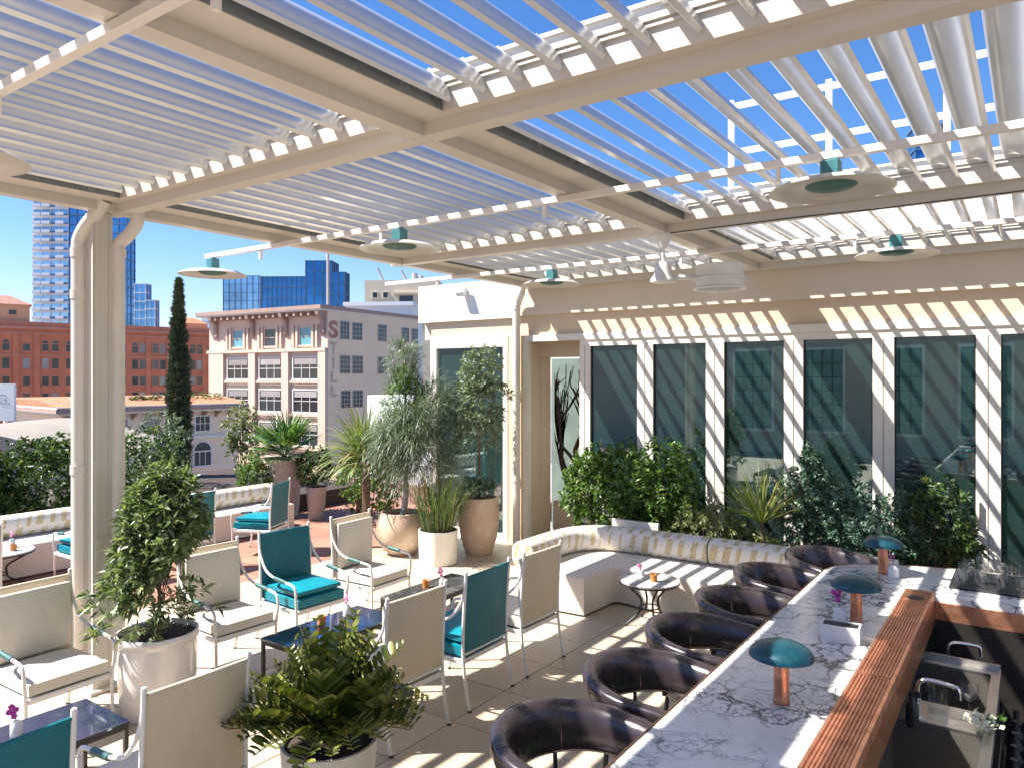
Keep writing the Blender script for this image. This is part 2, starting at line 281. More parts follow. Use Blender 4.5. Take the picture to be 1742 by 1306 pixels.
# ------------------------------------------------------------------ mesh helpers
class MB:
    def __init__(s): s.v = []; s.f = []; s.uv = None; s.mi = []
    def add(s, v, f, mi=0):
        o = len(s.v); s.v += [tuple(p) for p in v]; s.f += [tuple(i + o for i in q) for q in f]; s.mi += [mi] * len(f); return s
    def box(s, x0, x1, y0, y1, z0, z1, mi=0):
        v = [(x, y, z) for x in (x0, x1) for y in (y0, y1) for z in (z0, z1)]
        return s.add(v, [(0, 1, 3, 2), (4, 6, 7, 5), (0, 4, 5, 1), (2, 3, 7, 6), (0, 2, 6, 4), (1, 5, 7, 3)], mi)
    def rbox(s, x0, x1, y0, y1, z0, z1, r=0.02, seg=2, mi=0, puff=0.0):
        bm = bmesh.new(); bmesh.ops.create_cube(bm, size=1)
        for q in bm.verts: q.co = Vector(((x0 + x1) / 2 + q.co.x * (x1 - x0), (y0 + y1) / 2 + q.co.y * (y1 - y0), (z0 + z1) / 2 + q.co.z * (z1 - z0)))
        if puff:
            bmesh.ops.subdivide_edges(bm, edges=bm.edges[:], cuts=5, use_grid_fill=True)
            cx, cy = (x0 + x1) / 2, (y0 + y1) / 2; hx, hy = (x1 - x0) / 2, (y1 - y0) / 2; cz = (z0 + z1) / 2
            for q in bm.verts:
                a, b = (q.co.x - cx) / hx, (q.co.y - cy) / hy
                k = max(0, 1 - a ** 4) * max(0, 1 - b ** 4)
                q.co.z += (1 if q.co.z > cz else -0.15) * puff * k if abs(q.co.z - cz) > 1e-4 else 0
                e = max(abs(a), abs(b))
                if e > 0.99: q.co.z = cz + (q.co.z - cz) * 0.78
        else:
            bmesh.ops.bevel(bm, geom=bm.edges[:], offset=r, segments=seg, profile=0.6, affect='EDGES')
        bm.verts.index_update()
        s.add([q.co[:] for q in bm.verts], [[q.index for q in f.verts] for f in bm.faces], mi); bm.free(); return s
    def obox(s, c, ax, ay, az, mi=0):
        """box from centre and three half-axis vectors"""
        c = Vector(c); ax = Vector(ax); ay = Vector(ay); az = Vector(az)
        v = [c + i * ax + j * ay + k * az for i in (-1, 1) for j in (-1, 1) for k in (-1, 1)]
        return s.add(v, [(0, 1, 3, 2), (4, 6, 7, 5), (0, 4, 5, 1), (2, 3, 7, 6), (0, 2, 6, 4), (1, 5, 7, 3)], mi)
    def tube(s, pts, r, n=8, cap=True, mi=0):
        pts = [Vector(p) for p in pts]; k = len(pts); rs = r if isinstance(r, (list, tuple)) else [r] * k
        t0 = (pts[1] - pts[0]).normalized(); up = Vector((0, 0, 1)) if abs(t0.z) < 0.9 else Vector((1, 0, 0))
        a = t0.cross(up).normalized(); V = []; F = []
        for i, p in enumerate(pts):
            t = (pts[min(i + 1, k - 1)] - pts[max(i - 1, 0)]).normalized()
            a = (a - t * a.dot(t)).normalized(); b = t.cross(a)
            V += [p + (a * math.cos(2 * math.pi * j / n) + b * math.sin(2 * math.pi * j / n)) * rs[i] for j in range(n)]
        for i in range(k - 1):
            for j in range(n): F.append((i * n + j, i * n + (j + 1) % n, (i + 1) * n + (j + 1) % n, (i + 1) * n + j))
        if cap: F += [tuple(range(n))[::-1], tuple(range((k - 1) * n, k * n))]
        return s.add(V, F, mi)
    def lathe(s, prof, n=32, c=(0, 0, 0), mi=0, cap=True):
        V = []; F = []; k = len(prof)
        for r, z in prof: V += [(c[0] + r * math.cos(2 * math.pi * j / n), c[1] + r * math.sin(2 * math.pi * j / n), c[2] + z) for j in range(n)]
        for i in range(k - 1):
            for j in range(n): F.append((i * n + j, i * n + (j + 1) % n, (i + 1) * n + (j + 1) % n, (i + 1) * n + j))
        if cap:
            if prof[0][0] > 1e-4: F.append(tuple(range(n))[::-1])
            if prof[-1][0] > 1e-4: F.append(tuple(range((k - 1) * n, k * n)))
        return s.add(V, F, mi)
    def prism(s, prof, a, b, axis='y', mi=0):
        """extrude a closed (p,q) profile along an axis from a to b"""
        k = len(prof)
        mk = {'y': lambda p, q, t: (p, t, q), 'x': lambda p, q, t: (t, p, q), 'z': lambda p, q, t: (p, q, t)}[axis]
        V = [mk(p, q, t) for t in (a, b) for p, q in prof]
        F = [(i, (i + 1) % k, k + (i + 1) % k, k + i) for i in range(k)] + [tuple(range(k))[::-1], tuple(range(k, 2 * k))]
        return s.add(V, F, mi)
    def mesh(s, name, mat, smooth=False):
        me = bpy.data.meshes.new(name); me.from_pydata(s.v, [], s.f)
        mats = mat if isinstance(mat, (list, tuple)) else [mat]
        for q in mats: me.materials.append(MATS[q])
        if len(mats) > 1: me.polygons.foreach_set('material_index', s.mi)
        bm = bmesh.new(); bm.from_mesh(me); bmesh.ops.recalc_face_normals(bm, faces=bm.faces[:]); bm.to_mesh(me); bm.free()
        if smooth:
            me.polygons.foreach_set('use_smooth', [True] * len(me.polygons))
            try: me.set_sharp_from_angle(angle=R(smooth if smooth is not True else 40))
            except Exception: pass
        me.update(); return me
    def build(s, name, mat, parent=None, smooth=False, loc=None):
        return obj(name, s.mesh(name, mat, smooth), parent, loc)
def obj(name, me, parent=None, loc=None, rot=None):
    o = bpy.data.objects.new(name, me); C.objects.link(o); o.parent = parent
    if loc: o.location = loc
    if rot: o.rotation_euler = rot
    return o
def tag(o, label=None, cat=None, group=None, kind=None):
    if label: o['label'] = label
    if cat: o['category'] = cat
    if group: o['group'] = group
    if kind: o['kind'] = kind
    return o
def thing(name, label, cat, loc=(0, 0, 0), rz=0, group=None, scale=None):
    o = bpy.data.objects.new(name, None); C.objects.link(o); o.empty_display_size = 0.1
    o.location = loc; o.rotation_euler = (0, 0, R(rz))
    if scale: o.scale = scale
    return tag(o, label, cat, group)
KIDS = {}
def copy_tree(o, parent=None):
    c = o.copy(); C.objects.link(c); c.parent = parent
    for ch in list(o.children): copy_tree(ch, c)
    return c
def dup(o, label, loc, rz=None, group=None):
    c = copy_tree(o); c.location = loc
    if rz is not None: c.rotation_euler = (0, 0, R(rz))
    return tag(c, label, None, group)
def arc(c, r, a0, a1, n, plane='xz'):
    out = []
    for i in range(n + 1):
        t = R(a0 + (a1 - a0) * i / n); p, q = c[0] + r * math.cos(t), c[1] + r * math.sin(t); out.append((p, q))
    return out
def smooth_path(pts, n=6):
    """Catmull-Rom through points"""
    P = [Vector(p) for p in pts]; P = [2 * P[0] - P[1]] + P + [2 * P[-1] - P[-2]]; out = []
    for i in range(1, len(P) - 2):
        for k in range(n):
            t = k / n; a, b, c, d = P[i - 1:i + 3]
            out.append(0.5 * ((2 * b) + (c - a) * t + (2 * a - 5 * b + 4 * c - d) * t * t + (3 * b - a - 3 * c + d) * t ** 3))
    out.append(P[-2]); return out
def np_mesh(name, V, F, mat, smooth=False):
    me = bpy.data.meshes.new(name); V = np.asarray(V, dtype=np.float32); F = np.asarray(F, dtype=np.int32); m_, k = F.shape
    me.vertices.add(len(V)); me.vertices.foreach_set('co', V.ravel())
    me.loops.add(m_ * k); me.loops.foreach_set('vertex_index', F.ravel())
    me.polygons.add(m_); me.polygons.foreach_set('loop_start', np.arange(0, m_ * k, k, dtype=np.int32))
    me.update(calc_edges=True); me.materials.append(MATS[mat])
    if smooth: me.polygons.foreach_set('use_smooth', [True] * m_)
    return me
def unit(a): return a / np.maximum(np.linalg.norm(a, axis=1, keepdims=True), 1e-9)
def leaf_geo(P, D, Ln, W, fold=0.22, droop=0.1):
    n = len(P); D = unit(D); ref = rng.normal(size=(n, 3)) * 0.7 + np.array([0, 0, 1.0]); S = unit(np.cross(D, ref)); Nn = np.cross(S, D)
    Ln = np.asarray(Ln).reshape(-1, 1); W = np.asarray(W).reshape(-1, 1)
    mid = P + D * Ln * 0.48; tip = P + D * Ln; tip[:, 2] -= (droop * Ln)[:, 0]
    V = np.empty((n, 4, 3)); V[:, 0] = P; V[:, 1] = mid + S * W * 0.5 + Nn * W * fold; V[:, 2] = tip; V[:, 3] = mid - S * W * 0.5 + Nn * W * fold
    b = np.arange(n)[:, None] * 4
    F = np.concatenate([b + [0, 1, 2], b + [0, 2, 3]]); return V.reshape(-1, 3), F
def strap_geo(P, D, Ln, W, K=5, droop=0.6, taper=True):
    """long curved strap leaves; droop bends each one down over its length"""
    n = len(P); D = unit(D); Ln = np.asarray(Ln).reshape(-1, 1); W = np.asarray(W).reshape(-1, 1); droop = np.asarray(droop).reshape(-1, 1) * np.ones((n, 1))
    S = unit(np.cross(D, np.array([0, 0, 1.0]) + rng.normal(size=(n, 3)) * 0.25)); V = np.empty((n, K + 1, 2, 3)); pos = P.copy(); d = D.copy()
    for k in range(K + 1):
        t = k / K; wk = W * (1.0 if not taper else (0.45 + 1.6 * t * (1 - t) if t < 0.5 else 0.85 * (1 - ((t - 0.5) / 0.5) ** 2) + 0.02))
        V[:, k, 0] = pos + S * wk * 0.5; V[:, k, 1] = pos - S * wk * 0.5
        pos = pos + d * Ln / K; d = d + np.array([0, 0, -1.0]) * droop / K * (0.4 + 1.2 * t); d = unit(d)
    b = (np.arange(n) * (K + 1) * 2)[:, None]; F = np.concatenate([b + [2 * k, 2 * k + 1, 2 * k + 3, 2 * k + 2] for k in range(K)])
    return V.reshape(-1, 3), F
def sphere_dirs(n, zmin=-1.0):
    z = rng.uniform(zmin, 1, n); a = rng.uniform(0, 2 * np.pi, n); r = np.sqrt(1 - z * z); return np.stack([r * np.cos(a), r * np.sin(a), z], 1)
def clump_noise(P, f=3.0, seed=0):
    q = P * f + seed * 7.3
    return (np.sin(q[:, 0] + 1.3 * np.sin(q[:, 1] * 0.9)) + np.sin(q[:, 1] * 1.1 + 1.7 * np.sin(q[:, 2] * 0.8)) + np.sin(q[:, 2] * 1.2 + 1.1 * np.sin(q[:, 0])))/3
def rosettes(centers, axes, per, Ln, W, spread=(25, 95), off=0.03, lvar=0.35, droop=0.12, fold=0.2):
    n = len(centers); P = np.repeat(centers, per, 0); A = unit(np.repeat(axes, per, 0)); m_ = len(P)
    ph = np.radians(rng.uniform(spread[0], spread[1], m_)); t = sphere_dirs(m_); t = unit(t - A * np.sum(t * A, 1, keepdims=True))
    D = A * np.cos(ph)[:, None] + t * np.sin(ph)[:, None]; l = Ln * (1 + rng.uniform(-lvar, lvar, m_)); P = P + A * rng.uniform(-off, off, (m_, 1))
    return leaf_geo(P, D, l, W * (l / Ln), fold, droop)
def crown(c, rad, n, shape='ell', shell=0.45, gap=-0.25, gf=4.0, seed=0, zcut=-0.85):
    """cluster centres and outward axes spread through a crown's volume with holes in it"""
    c = np.array(c, dtype=float); rad = np.array(rad, dtype=float); D = sphere_dirs(n * 2, zcut); r = rng.uniform(shell ** 2, 1, len(D)) ** 0.5
    lump = 1 + 0.16 * clump_noise(D, 3.1, seed + 3) + 0.08 * clump_noise(D, 7.0, seed + 5)
    Pn = D * (r * lump)[:, None]
    if shape == 'cone':
        k = np.clip(1.02 - 0.62 * (Pn[:, 2] + 1) / 2, 0.2, 1.1); Pn[:, 0] *= k; Pn[:, 1] *= k
    if shape == 'box': Pn = np.sign(Pn) * np.abs(Pn) ** 0.62
    P = c + Pn * rad; keep = clump_noise(P, gf, seed) > gap; P = P[keep][:n]; D = D[keep][:n]
    return P, unit(D * np.array([1, 1, 0.6]) + np.array([0, 0, 0.45]))
def join_geo(gs):
    V = []; F = []; o = 0
    for v_, f_ in gs: V.append(v_); F.append(f_ + o); o += len(v_)
    return np.concatenate(V), np.concatenate(F)
def foliage(name, gs, mat, parent):
    V, F = join_geo(gs) if isinstance(gs, list) else gs
    return obj(name, np_mesh(name, V, F, mat), parent)
def twigs(parent, base, tips, r0, mat, name='branches', sag=0.15):
    m_ = MB(); b = Vector(base)
    for t in tips:
        t = Vector(t); mid = b.lerp(t, 0.5) + Vector((random.uniform(-1, 1), random.uniform(-1, 1), 0.3)) * sag * (t - b).length
        m_.tube(smooth_path([b, mid, t], 3), [r0 * (1 - 0.12 * i) for i in range(7)], 5, False)
    return m_.build(name, mat, parent, True)
# ------------------------------------------------------------------ terrace floor
TJ = 0.618
fl = MB().box(-7.656, 5, -5, 9.0, -0.30, -0.007).build('terrace_floor', 'grout'); tag(fl, 'cream stone tiled terrace floor under the pergola', kind='structure')
fr_ = MB().box(-15.5, -7.657, -5, 12.5, -0.30, -0.007).build('terracotta_floor', 'grout_red'); tag(fr_, 'terracotta paved terrace floor beyond the pergola', kind='structure')
MB().box(-15.5, 8, -12, 20, -26, -0.302).build('podium', 'roof_grey')['kind'] = 'structure'
t_me = MB().rbox(-TJ / 2 + 0.003, TJ / 2 - 0.003, -TJ / 2 + 0.003, TJ / 2 - 0.003, -0.03, 0, 0.003, 1).mesh('tile', 'tile')
r_me = MB().rbox(-TJ / 2 + 0.004, TJ / 2 - 0.004, -TJ / 2 + 0.004, TJ / 2 - 0.004, -0.03, 0, 0.004, 1).mesh('tile', 'terracotta_tile')
X0 = -3.33 - 7 * TJ; Y0 = 5.879 - 9 * TJ
for i in range(12):
    for j in range(14):
        cx, cy = X0 + (i + 0.5) * TJ, Y0 + (j + 0.5) * TJ
        if cx > -0.9 and cy < 5.9: continue
        o = obj('tile', t_me, fl, (cx, cy, random.uniform(-0.0008, 0.0008)))
for i in range(7):
    for j in range(15):
        o = obj('tile', r_me, fr_, (X0 - (i + 0.5) * TJ, Y0 + 1.5 * TJ + (j + 0.5) * TJ, random.uniform(-0.0015, 0.0015)))

# ------------------------------------------------------------------ pergola
perg = thing('pergola', 'pale taupe steel pergola with rows of tilting white louvers overhead', 'pergola', (-5.93, 2.87, 0))
PX, PY = 5.93, -2.87                                              # to local
YB = [-0.18, 2.995, 6.17, 8.83]; XL = [-5.86, -2.69, 0.48, 3.65]
def part(mb, name, mat, parent=perg, smooth=False):
    mb.v = [(x + PX, y + PY, z) for x, y, z in mb.v]; return mb.build(name, mat, parent, smooth)
for y in YB:
    m_ = MB(); yo = 8.885 if y > 8 else y + 0.125
    m_.box(-5.985, 3.775, y - 0.055, y + 0.055, 3.68, 3.7495)
    m_.box(-5.985, 3.775, y - 0.125, yo, 3.75, 3.955)
    m_.box(-5.987, 3.777, y - 0.14, min(yo + 0.015, 8.89), 3.9555, 3.975)
    for s in (-1, 1):
        if y > 8 and s > 0: continue
        m_.box(-5.72, 3.6, y + s * 0.1255 - (0.012 if s < 0 else 0), y + s * 0.1255 + (0.012 if s > 0 else 0), 3.862, 3.874)
        m_.box(-5.72, 3.6, y + s * 0.1255 - (0.016 if s < 0 else 0), y + s * 0.1255 + (0.016 if s > 0 else 0), 3.888, 3.894)
    part(m_, 'cross_beam', 'pergola_paint')
for x in XL:
    for a, b in zip(YB[:-1], YB[1:]):
        m_ = MB(); m_.box(x - 0.055, x + 0.055, a + 0.0555, b - 0.0555, 3.6805, 3.749); m_.box(x - 0.0548, x + 0.0548, a + 0.126, b - 0.126, 3.749, 3.9545); m_.box(x + 0.055, x + 0.245, a + 0.127, b - 0.127, 3.7505, 3.82); m_.box(x - 0.066, x + 0.066, a + 0.142, b - 0.142, 3.9546, 3.972)
        bm_ = part(m_, 'long_beam', 'pergola_paint')
        g = MB()
        g.box(x + 0.2452, x + 0.2492, a + 0.13, b - 0.13, 3.755, 3.824)
        part(g, 'gutter', 'gutter_metal', bm_)
# louver blades: lower flat lip, thin body bowed upwards
def blade_profile(th):
    e = Vector((-math.cos(th), math.sin(th))); nn = Vector((math.sin(th), math.cos(th))); c = 0.104; top = []; bot = []
    for i in range(11):
        s_ = -c + 2 * c * i / 10; bl = 0.038 * (1 - (s_ / c) ** 2)
        top.append(e * s_ + nn * (bl + 0.004)); bot.append(e * s_ + nn * (bl * 0.9 - 0.004))
    lip = [e * (-c) + nn * 0.010, e * (-c + 0.010) + nn * 0.012]
    lo = [e * (-c + 0.014) + nn * (-0.006), e * (-c + 0.010) + nn * (-0.016), e * (-c - 0.010) + nn * (-0.015), e * (-c - 0.010) + nn * 0.008]
    up = [e * (c + 0.010) + nn * 0.006, e * (c + 0.010) + nn * (-0.016), e * (c - 0.002) + nn * (-0.014)]
    return [p[:] for p in lip + top[1:] + up + bot[::-1][1:-1] + lo]
TILT = {(0, 0): 47, (0, 1): 47, (0, 2): 47, (1, 0): 46, (1, 1): 39, (1, 2): 40, (2, 0): 56, (2, 1): 57, (2, 2): 57}
bl_me = {}
for r_ in range(3):
    a, b = YB[r_] + 0.135, YB[r_ + 1] - 0.135
    for c_ in range(3):
        if c_ == 2 and r_ == 0: pass
        th = TILT[(r_, c_)]
        if (r_, th) not in bl_me:
            bl_me[(r_, th)] = MB().prism(blade_profile(R(th)), a, b, 'y').mesh('louver', 'louver_paint', 30)
        for k in range(13):
            x = XL[c_] + 0.23 + 0.2165 * k
            if c_ == 2 and k > 7: continue
            obj('louver', bl_me[(r_, th)], perg, (x + PX, PY, 3.875), None)
# louver pivot pins and end hooks along each bay's beam faces
for r_ in range(3):
    for c_ in (0, 1):
        m_ = MB()
        for k in range(13):
            x = XL[c_] + 0.23 + 0.2165 * k
            for y in (YB[r_] + 0.125, YB[r_ + 1] - 0.139):
                m_.box(x - 0.012, x + 0.012, y, y + 0.014, 3.885, 3.905); m_.box(x - 0.075, x - 0.055, y, y + 0.013, 3.955, 3.985)
        part(m_, 'pivot_pins', 'louver_paint')['kind'] = 'stuff'
# column with recessed faces and two downpipes
col = MB(); hw = 0.068
col.rbox(-hw, hw, -hw, hw, 0, 3.679, 0.006, 2); col.build('column', 'pergola_paint', perg)
cb = MB().rbox(-0.12, 0.12, -0.12, 0.12, 0, 0.03, 0.004, 1); cb.build('base_plate', 'pergola_paint', perg)
cf = MB()
for s in (-1, 1):
    cf.box(s * 0.052 - 0.012, s * 0.052 + 0.012, -hw - 0.010, -hw - 0.0005, 0.03, 3.66); cf.box(hw + 0.0005, hw + 0.010, s * 0.052 - 0.012, s * 0.052 + 0.012, 0.03, 3.66)
cf.build('column_flange', 'pergola_paint', perg)
dp = MB(); dp.tube(smooth_path([(0.12, -0.02, 3.76), (0.06, -0.05, 3.66), (-0.03, -0.085, 3.56), (-0.095, -0.098, 3.47), (-0.105, -0.1, 3.38), (-0.105, -0.1, 3.2)], 4) + [(-0.105, -0.1, 0.22)], 0.054, 14)
for z in (3.37, 3.05, 1.7, 0.28): dp.lathe([(0.054, -0.035), (0.061, -0.035), (0.061, 0.035), (0.054, 0.035)], 16, (-0.105, -0.1, z))
dp.build('downpipe', 'pipe_paint', perg, 40)
dp = MB(); dp.tube(smooth_path([(0.19, 0.20, 3.74), (0.185, 0.20, 3.62), (0.13, 0.16, 3.52), (0.075, 0.115, 3.45), (0.072, 0.11, 3.36), (0.072, 0.11, 3.2)], 4) + [(0.072, 0.11, 0.2)], 0.05, 14)
dp.lathe([(0.05, -0.03), (0.057, -0.03), (0.057, 0.03), (0.05, 0.03)], 16, (0.072, 0.11, 3.38)); dp.build('downpipe', 'pipe_paint', perg, 40)

cab = MB().tube([(-2.6 + PX, 6.113 + PY, 3.672), (-1.5 + PX, 6.112 + PY, 3.676), (-1.0 + PX, 6.111 + PY, 3.668), (0.5 + PX, 6.112 + PY, 3.674), (3.4 + PX, 6.112 + PY, 3.674)], 0.005, 6).build('cable', 'black_rubber', perg, True)
for x in XL[:3]:
    for y in YB[1:3]:
        for dx in (-0.035, 0.035):
            for dy in (-0.035, 0.035): MB().lathe([(0.009, 0), (0.009, -0.004), (0.0, -0.006)], 10, (x + dx + PX, y + dy + PY, 3.6798)).build('bolt', 'pipe_paint', perg, True)
# wall-side downpipe
wp = MB(); wp.tube(smooth_path([(0.13, -0.06, 3.74), (0.12, -0.05, 3.62), (0.03, 0, 3.50), (0, 0.0, 3.40), (0, 0, 3.2)], 4) + [(0, 0, 0.02)], 0.055, 14)
for z in (3.42, 2.2, 0.95): wp.lathe([(0.055, -0.03), (0.062, -0.03), (0.062, 0.03), (0.055, 0.03)], 16, (0, 0, z))
wp = wp.build('downpipe', 'pipe_paint', None, 40, (-6.1, 8.80, 0)); tag(wp, 'cream downpipe running down the pilaster beside the entrance', 'pipe')

# heater rails and disc heaters
def rail(y, x0, x1, label):
    m_ = MB().rbox(x0, x1, -0.022, 0.022, -0.022, 0.022, 0.003, 1); o = m_.build('heater_rail', 'rail_paint', None, False, (0, y, 3.654)); tag(o, label, 'rail', 'heater rails under the pergola')
    x = x0 + 0.9
    while x < x1:
        MB().box(x - 0.012, x + 0.012, -0.012, 0.012, -0.11, -0.0225).build('drop_hook', 'rail_paint', o); x += 1.62
    return o
rail(1.36, -4.6, 3.2, 'thin taupe heater rail crossing the top left corner')
rail(4.45, -6.98, 3.2, 'long thin heater rail spanning mid pergola with striped sunlight')
rail(7.12, -7.05, 3.2, 'thin heater rail nearest the cream restaurant wall')
def heater(loc, label):
    t = thing('disc_heater', label, 'heater', loc, 0, 'round heaters hung from the rails')
    d = MB().lathe([(0.05, 0.045), (0.16, 0.040), (0.27, 0.022), (0.325, -0.004), (0.332, -0.012), (0.325, -0.013), (0.26, 0.006), (0.15, 0.018), (0.135, 0.016)], 48, cap=False)
    d.build('reflector_disc', 'heater_disc', t, True)
    MB().lathe([(0.0, -0.012), (0.07, -0.009), (0.12, 0.002), (0.139, 0.015), (0.139, 0.02)], 32).build('burner_plate', 'heater_green', t, True)
    k = MB(); k.rbox(-0.05, 0.05, -0.045, 0.045, 0.046, 0.155, 0.006, 1); k.box(-0.015, 0.015, -0.015, 0.015, 0.155, 0.165); k.build('bracket', 'heater_teal', t)
    MB().lathe([(0.075, 0.04), (0.072, 0.06), (0.0, 0.062)], 24).build('top_cap', 'heater_teal', t, 40)
    return t
heater((-6.86, 4.45, 3.468), 'round heater at the rail end outside the pergola against the sky')
heater((-4.25, 4.45, 3.468), 'round heater on the middle rail between two bays at left')
heater((-0.93, 4.45, 3.468), 'large near round heater above the bar at upper right')
heater((-4.45, 7.12, 3.468), 'round heater on the rear rail beside the wall downpipe')
heater((-0.96, 7.12, 3.468), 'round heater on the rear rail above the right windows')
heater((-4.25, 1.36, 3.468), 'round heater cut off at the left edge of the picture')

# twin-drum ceiling fan at the beam crossing
f = thing('ceiling_fan', 'white rotating ceiling fan hung from the pergola beam crossing', 'fan', (-2.69, 6.17, 3.68), 0)
MB().lathe([(0.085, 0), (0.085, -0.015), (0.03, -0.12), (0.028, -0.13), (0, -0.13)], 28).build('canopy', 'fan_white', f, 40)
MB().tube([(0, 0, -0.12), (0, 0, -0.26)], 0.014, 12).build('rod', 'fan_white', f, True)
MB().lathe([(0.0, -0.24), (0.05, -0.25), (0.075, -0.30), (0.08, -0.36), (0.11, -0.40), (0.115, -0.425), (0.0, -0.44)], 28).build('motor_hub', 'fan_white', f, 40)
arm = MB().tube([(-0.05, -0.03, -0.385), (0.42, 0.26, -0.385)], 0.024, 12); arm.build('arm', 'fan_white', f, True)
for s in (1,):
    m_ = MB(); c0 = (0.42, 0.26, -0.385)
    m_.lathe([(0.19, 0.10), (0.20, 0.105), (0.21, 0.10), (0.205, 0.09), (0.205, 0.0), (0.228, -0.01), (0.228, -0.025), (0.205, -0.03), (0.20, -0.085), (0.225, -0.10), (0.22, -0.112), (0.19, -0.10), (0.19, 0.10)], 36, c0, cap=False); dr = m_.build('fan_drum', 'fan_white', f, 40)
    b = MB()
    for k in range(4):
        a = k * math.pi / 2 + 0.4; b.obox((c0[0] + 0.10 * math.cos(a), c0[1] + 0.10 * math.sin(a), c0[2]), (0.09 * math.cos(a), 0.09 * math.sin(a), 0), (-0.03 * math.sin(a), 0.03 * math.cos(a), 0.02), (0, 0, 0.003))
    b.lathe([(0.0, 0.04), (0.04, 0.03), (0.045, -0.04), (0, -0.05)], 16, c0); b.build('fan_blades', 'fan_white', dr, 40)

# ------------------------------------------------------------------ restaurant wall
fac = thing('restaurant_building', 'cream restaurant facade with tall glazed doors and sunlit frieze', 'building', (-6.2, 8.9, 0))
def fp(mb, name, mat, parent=fac, smooth=False):
    mb.v = [(x + 6.2, y - 8.9, z) for x, y, z in mb.v]; return mb.build(name, mat, parent, smooth)
fp(MB().box(-6.2, 6, 8.9, 9.05, 3.312, 3.95), 'fascia', 'wall_fascia')
fp(MB().box(-8.085, -6.2005, 8.9, 9.05, 3.29, 3.87), 'white_parapet', 'wall_white')
fp(MB().box(-7.86, -6.2, 8.955, 9.052, 3.022, 3.289), 'frieze', 'wall_cream')
fp(MB().box(-6.1995, 6, 8.955, 9.052, 3.022, 3.311), 'frieze', 'wall_cream')
fp(MB().box(-4.96, 6, 9.051, 16, 3.02, 3.94), 'roof_slab', 'wall_fascia'); fp(MB().box(-8.08, -4.9605, 9.051, 9.6, 3.02, 3.86), 'roof_slab', 'wall_fascia')
hd = MB(); hd.box(-6.0495, 6, 8.905, 9.01, 2.932, 3.0215); hd.box(-5.118, 6, 8.922, 9.008, 2.846, 2.9315); fp(hd, 'door_header', 'frame_white')
hd = MB(); hd.box(-7.84, -6.33, 8.905, 9.01, 2.872, 3.0215); fp(hd, 'window_header', 'frame_white')
fp(MB().box(-6.199, -6.05, 8.885, 9.04, 0, 3.0215), 'pilaster', 'wall_cream')
fp(MB().box(-6.33, -6.1995, 8.915, 9.03, 0, 3.0218), 'pilaster', 'wall_cream')
fp(MB().box(-6.0498, -5.98, 8.895, 9.005, 0, 2.931), 'door_jamb', 'frame_white')
posts = [(-5.119, -4.953), (-4.252, -4.027), (-3.32, -3.09), (-2.379, -2.162), (-1.435, -1.222), (-0.475, -0.26), (0.47, 0.69), (1.42, 1.64)]
for a, b in posts:
    m_ = MB(); mid = (a + b) / 2
    m_.rbox(a, mid - 0.004, 8.91, 9.0, 0, 2.8455, 0.004, 1); m_.rbox(mid + 0.004, b, 8.912, 9.0, 0, 2.8455, 0.004, 1); m_.box(mid - 0.006, mid + 0.006, 8.93, 8.99, 0, 2.845)
    pp = fp(m_, 'window_stile', 'frame_white')
    h = MB(); h.box(a + 0.03, a + 0.045, 8.875, 8.909, 0.95, 1.15); fp(h, 'door_handle', 'steel', fac)
pan = list(zip([p_[1] for p_ in posts[:-1]], [p_[0] for p_ in posts[1:]]))
for a, b in pan:
    m_ = MB().box(a, b, 8.91, 9.0, 0, 0.14); fp(m_, 'bottom_rail', 'frame_white')
    m_ = MB().box(a + 0.001, b - 0.001, 8.955, 8.963, 0.141, 2.845); fp(m_, 'window_pane', 'window_glass')
    g_ = MB()
    for x in (a, b - 0.014): g_.box(x + 0.001, x + 0.013, 8.935, 8.975, 0.141, 2.845)
    fp(g_, 'gasket', 'black_rubber')
for a, b in ((-7.84, -7.712), (-6.42, -6.3305)): fp(MB().rbox(a, b, 8.905, 9.0, 0, 2.871, 0.004, 1), 'window_stile', 'frame_white')
fp(MB().box(-7.711, -6.421, 8.955, 8.963, 0.1, 2.871), 'window_pane', 'window_glass'); fp(MB().box(-7.711, -6.421, 8.91, 9.0, 0, 0.1), 'bottom_rail', 'frame_white')
# entrance recess
rc = MB(); rc.box(-6.12, -5.981, 9.006, 9.25, 0, 3.02); rc.box(-6.12, -5.96, 9.251, 9.5, 0, 3.02); fp(rc, 'entrance_reveal', 'wall_cream')
rc = MB(); rc.box(-5.98, -5.12, 9.25, 9.55, 2.72, 3.019); fp(rc, 'entrance_soffit', 'wall_cream')
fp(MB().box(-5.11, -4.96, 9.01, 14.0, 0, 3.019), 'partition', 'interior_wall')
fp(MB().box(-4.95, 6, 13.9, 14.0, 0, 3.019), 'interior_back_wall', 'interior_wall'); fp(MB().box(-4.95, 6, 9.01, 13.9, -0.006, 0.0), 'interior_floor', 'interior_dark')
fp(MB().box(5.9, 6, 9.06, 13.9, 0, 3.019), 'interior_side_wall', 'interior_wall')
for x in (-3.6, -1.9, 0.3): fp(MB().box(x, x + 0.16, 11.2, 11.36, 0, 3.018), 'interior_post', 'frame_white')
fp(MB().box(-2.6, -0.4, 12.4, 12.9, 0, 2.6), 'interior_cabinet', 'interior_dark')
fp(MB().box(-7.86, -7.80, 9.06, 9.59, 0, 3.019), 'side_wall', 'wall_white')
fp(MB().box(-7.79, -6.13, 9.5, 9.59, 0, 3.019), 'interior_back_wall', 'interior_wall')
scr = MB().box(-7.0, -5.12, 11.2, 11.35, -0.25, 2.75).build('glass_backdrop', 'backdrop_green'); tag(scr, 'added sunlit green panel standing in for bright glass behind the bare entrance branches', 'wall')  # added panel that catches sun, in place of the pale glass beyond the entrance
